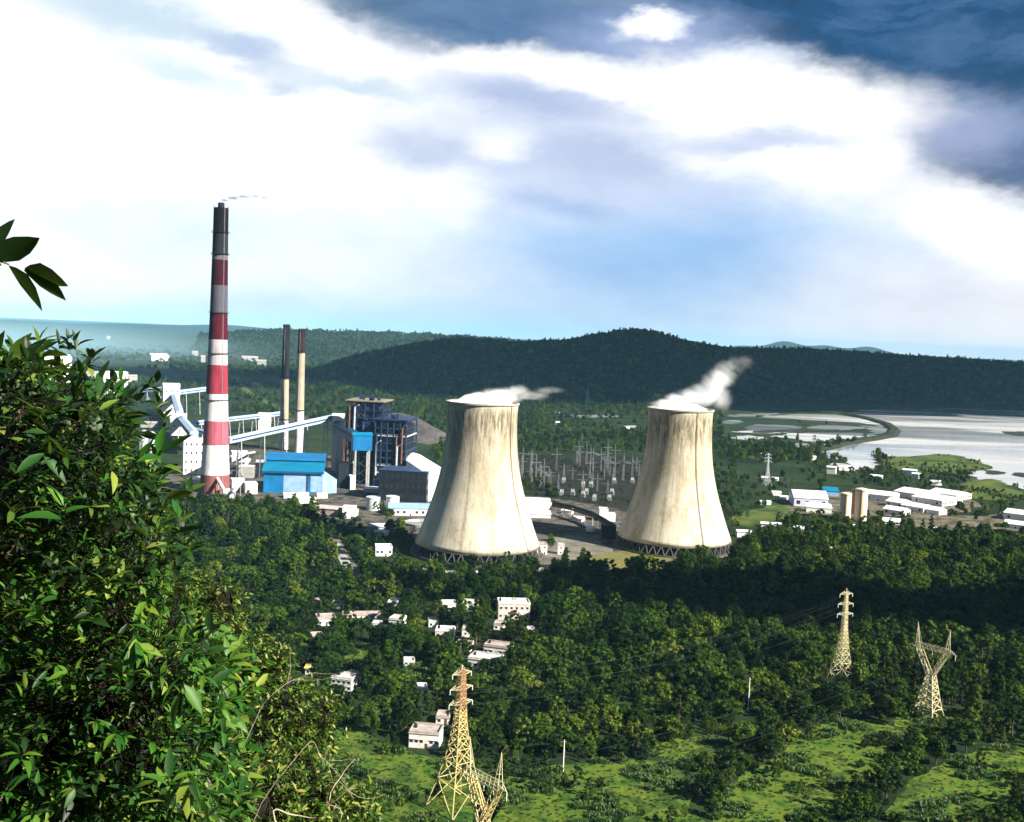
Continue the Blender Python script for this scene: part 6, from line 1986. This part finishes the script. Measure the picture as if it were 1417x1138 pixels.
def shrub(name, label, px, py, dist, rpx, nspray, leafL, mat, seed, nleaf=9, up=.6, wid=.36, squash=.8, stems=7):
    r2 = random.Random(seed)
    c = at(px, py, dist); R0 = rpx / FL * dist
    base = Vector((c.x, c.y, gz(c.x, c.y)))
    t = thing(name, label, 'shrub', base)
    its = []; mb = MB()
    stem_nodes = []
    for i in range(stems):
        a = r2.uniform(0, 6.28)
        e = c + Vector((math.cos(a) * R0 * .6, math.sin(a) * R0 * .6, r2.uniform(-.2, .5) * R0)) - base
        b = Vector((math.cos(a) * .12, math.sin(a) * .12, -.2))
        m_ = b.lerp(e, .5) + Vector((r2.uniform(-.2, .2), r2.uniform(-.2, .2), .1))
        mb.tube([b, b.lerp(m_, .5), m_, e], [.022, .017, .010, .004], 6)
        stem_nodes += [m_, e, m_.lerp(e, .5)]
    for i in range(nspray):
        d = Vector((r2.gauss(0, 1), r2.gauss(0, 1), r2.gauss(0, 1))).normalized() * (r2.random() ** .35) * R0
        d.z *= squash
        tip = c + d - base
        nb = min(stem_nodes, key=lambda q: (q - tip).length)
        mb.tube([nb, nb.lerp(tip, .6) + Vector((0, 0, -.03)), tip], [.004, .003, .0015], 4)
        ax = (d.normalized() + Vector((0, 0, up))).normalized()
        s = ax.cross(Vector((.3, .2, 1))).normalized(); u = s.cross(ax)
        for k in range(nleaf):
            a = k * 2.4; sp = r2.uniform(.5, 1.3)
            dd = ax * math.cos(sp) + (s * math.cos(a) + u * math.sin(a)) * math.sin(sp)
            its.append((tip - ax * r2.uniform(0, leafL * 1.5), dd, leafL * r2.uniform(.6, 1.2), r2.uniform(-.8, .8)))
    mb.build('stems', M_dbark, t, smooth=True)['kind'] = 'stuff'
    leaves('foliage', its, mat, t, wid, .25, .3, seed)
    return t
shrub('shrub', 'sunlit small-leaved shrub poking out beside the dark broadleaf tree', 270, 850, 9.5, 80, 420, .06, M_leaf3, 11)
shrub('shrub', 'yellowish fine-leaved shrub left of the pinkish white house', 345, 920, 10.5, 66, 360, .06, M_leaf3, 12)
shrub('shrub', 'olive shrub with pale twigs below the yellowish fine-leaved one', 405, 1000, 9.0, 85, 440, .055, M_leaf3, 13)
shrub('shrub', 'bright green broad-leaved shrub at the foot of the dark tree', 240, 950, 6.0, 120, 330, .105, M_leaf2, 14, 8, .5, .4)
shrub('shrub', 'deep green shrub with long leaves along the bottom edge', 230, 1090, 5.6, 130, 330, .115, M_leaf2, 15, 8, .9, .3)
shrub('shrub', 'dark low shrub in the bottom left corner', 60, 1080, 5.0, 140, 330, .08, M_leaf2, 16, 8, .5)
shrub('shrub', 'low olive shrub along the bottom edge beneath the curled twigs', 380, 1110, 7.0, 105, 380, .06, M_leaf3, 17)
shrub('shrub', 'small weedy shrub at the bottom edge left of the pylons', 465, 1130, 8.0, 70, 240, .06, M_leaf3, 18)
shrub('shrub', 'dim shrub in the gap under the dark tree at left', 110, 930, 6.4, 130, 210, .12, M_leaf, 19, 8)
def dry_twig(label, pts, dist, r0, seed, forks=3):
    r2 = random.Random(seed)
    P3 = [at(px, py, dist + r2.uniform(-.12, .12)) for px, py in pts]
    base = Vector((P3[0].x, P3[0].y, gz(P3[0].x, P3[0].y)))
    t = thing('dry_twig', label, 'twig', base, 0, 'curled dry twigs')
    ctrl = [base - base] + [p - base for p in P3]
    ctrl.insert(1, ctrl[1] * .7 + Vector((r2.choice([-1, 1]) * r2.uniform(.2, .4), 0, 0)))
    out = []
    for i in range(len(ctrl) - 1):
        p0, p1, p2, p3 = ctrl[max(i - 1, 0)], ctrl[i], ctrl[i + 1], ctrl[min(i + 2, len(ctrl) - 1)]
        for k in range(5):
            f = k / 5
            out.append(.5 * ((2 * p1) + (p2 - p0) * f + (2 * p0 - 5 * p1 + 4 * p2 - p3) * f * f + (3 * p1 - p0 - 3 * p2 + p3) * f ** 3))
    out.append(ctrl[-1])
    n = len(out)
    mb = MB(); mb.tube(out, [r0 * (1 - .8 * i / (n - 1)) for i in range(n)], 6); mb.build('stem', M_pbark, t, smooth=True)
    for k in range(forks):
        i = r2.randint(n - 14, n - 3); p = out[i]; d = (out[i + 1] - out[i - 1]).normalized()
        q = p; pp = [p]; dd = (d + Vector((r2.uniform(-.8, .8), r2.uniform(-.5, .5), r2.uniform(-.6, .8)))).normalized()
        for j in range(5):
            q = q + dd * .045; pp.append(q); dd = (dd + Vector((r2.uniform(-.4, .4), r2.uniform(-.3, .3), r2.uniform(-.5, .4)))).normalized()
        mb = MB(); mb.tube(pp, [r0 * .5 * (1 - .15 * j) for j in range(6)], 5); mb.build('side_twig', M_pbark, t, smooth=True)
dry_twig('pale curled twig hooking over at the bottom edge, below the olive shrub', [(380, 1135), (405, 1128), (440, 1132), (455, 1110), (458, 1090)], 5.2, .006, 1)
dry_twig('pale twig rising from the bottom edge and bending right', [(470, 1140), (452, 1110), (465, 1080), (490, 1105)], 5.4, .0035, 2)
dry_twig('thin pale twig arching down right of the olive shrub', [(420, 1036), (445, 1048), (470, 1075), (480, 1090)], 6.2, .003, 3)
dry_twig('thin pale twig with a side shoot beside the pinkish white house', [(352, 1000), (385, 955), (415, 938), (440, 940)], 6.4, .003, 4)
dry_twig('bent dry twig crossing the dark gap below the tree', [(60, 1010), (105, 972), (130, 990), (175, 994)], 4.6, .005, 5)
dry_twig('small hooked dry twig in the dark left corner', [(15, 1080), (10, 1050), (18, 1020), (34, 1012)], 4.4, .005, 6, 1)
dry_twig('short dry twig standing at the left of the bottom edge', [(45, 1130), (48, 1100), (46, 1075), (58, 1070)], 4.6, .004, 7, 2)

# ------------------------------------------------------------------ unseen clouds added to shade hill and wood, and ground mist
import bmesh
def shade_cloud(cx, cy, z, sx, sy, n, seed, r0=330):
    r2 = random.Random(seed)
    bm = bmesh.new()
    for i in range(n):
        a, q = r2.uniform(0, 6.28), math.sqrt(r2.random())
        x, y = cx + sx * q * math.cos(a), cy + sy * q * math.sin(a)
        rr = r0 * r2.uniform(.6, 1.15) * (1.15 - .5 * q)
        bmesh.ops.create_icosphere(bm, subdivisions=3, radius=1, matrix=Matrix.Translation((x, y, z + rr * .35)) @ Matrix.Diagonal((rr, rr, rr * .5, 1)))
    for v in bm.verts:
        p = v.co
        d = math.sin(p.x / 61 + p.z / 47) * math.cos(p.y / 53) * 26 + math.sin(p.x / 23 + p.y / 29) * math.cos(p.z / 19) * 10
        v.co += v.normal * d
    me = bpy.data.meshes.new('shade_cloud'); bm.to_mesh(me); bm.free()
    me.polygons.foreach_set('use_smooth', [True] * len(me.polygons))
    me.materials.append(M_shadecloud)
    o = bpy.data.objects.new('shade_cloud', me); COL.objects.link(o)
    tag(o, kind='structure')
M_shadecloud = pm('cloud white', (.82, .83, .85), .06, .004, 1.0)
SH = Vector((SUN_DIR.x, SUN_DIR.y, 0)) / SUN_DIR.z
def shade_cloud_over(gx, gy, z, sx, sy, n, seed, r0=330):
    shade_cloud(gx + SH.x * z, gy + SH.y * z, z, sx, sy, n, seed, r0)
shade_cloud_over(250, 3560, 1250, 1450, 560, 64, 5)
shade_cloud_over(1650, 4150, 1350, 1100, 420, 40, 6)
shade_cloud_over(250, 740, 1250, 330, 50, 22, 9, 62)  # out of view, added to darken the wood before the towers
mt, nt, bs = newmat('ground mist')
nt.nodes.remove(bs)
pv = nd(nt, 'ShaderNodeVolumePrincipled')
pv.inputs['Color'].default_value = (0.55, 0.86, 1.0, 1); pv.inputs['Density Attribute'].default_value = ''
ln = nd(nt, 'ShaderNodeVectorMath', operation='LENGTH'); nt.links.new(objco(nt), ln.inputs[0])
mr = nd(nt, 'ShaderNodeMapRange', interpolation_type='SMOOTHSTEP'); nt.links.new(ln.outputs['Value'], mr.inputs[0])
mr.inputs[1].default_value = 1.0; mr.inputs[2].default_value = 0.0; mr.inputs[3].default_value = 0; mr.inputs[4].default_value = 8.0e-4
nt.links.new(mr.outputs[0], pv.inputs['Density'])
nt.links.new(pv.outputs[0], nt.nodes['Material Output'].inputs['Volume'])
bm = bmesh.new(); bmesh.ops.create_icosphere(bm, subdivisions=5, radius=1)
me = bpy.data.meshes.new('mist'); bm.to_mesh(me); bm.free(); me.materials.append(mt)
o = bpy.data.objects.new('mist', me); COL.objects.link(o); tag(o, kind='stuff')
o.location = (-3000, 4800, 10); o.scale = (2200, 2900, 185)

# ------------------------------------------------------------------ air
mt, nt, bs = newmat('thin bluish air')
nt.nodes.remove(bs)
pv = nd(nt, 'ShaderNodeVolumePrincipled')
pv.inputs['Color'].default_value = (0.30, 0.68, 1.0, 1)
pv.inputs['Density'].default_value = 1.9e-5
pv.inputs['Anisotropy'].default_value = -0.3
pv.inputs['Density Attribute'].default_value = ''
nt.links.new(pv.outputs[0], nt.nodes['Material Output'].inputs['Volume'])
mt.cycles.homogeneous_volume = True
mb = MB(); mb.box(-46000, 46000, -46000, 46000, -3, 420)
tag(mb.build('haze', mt), kind='stuff')
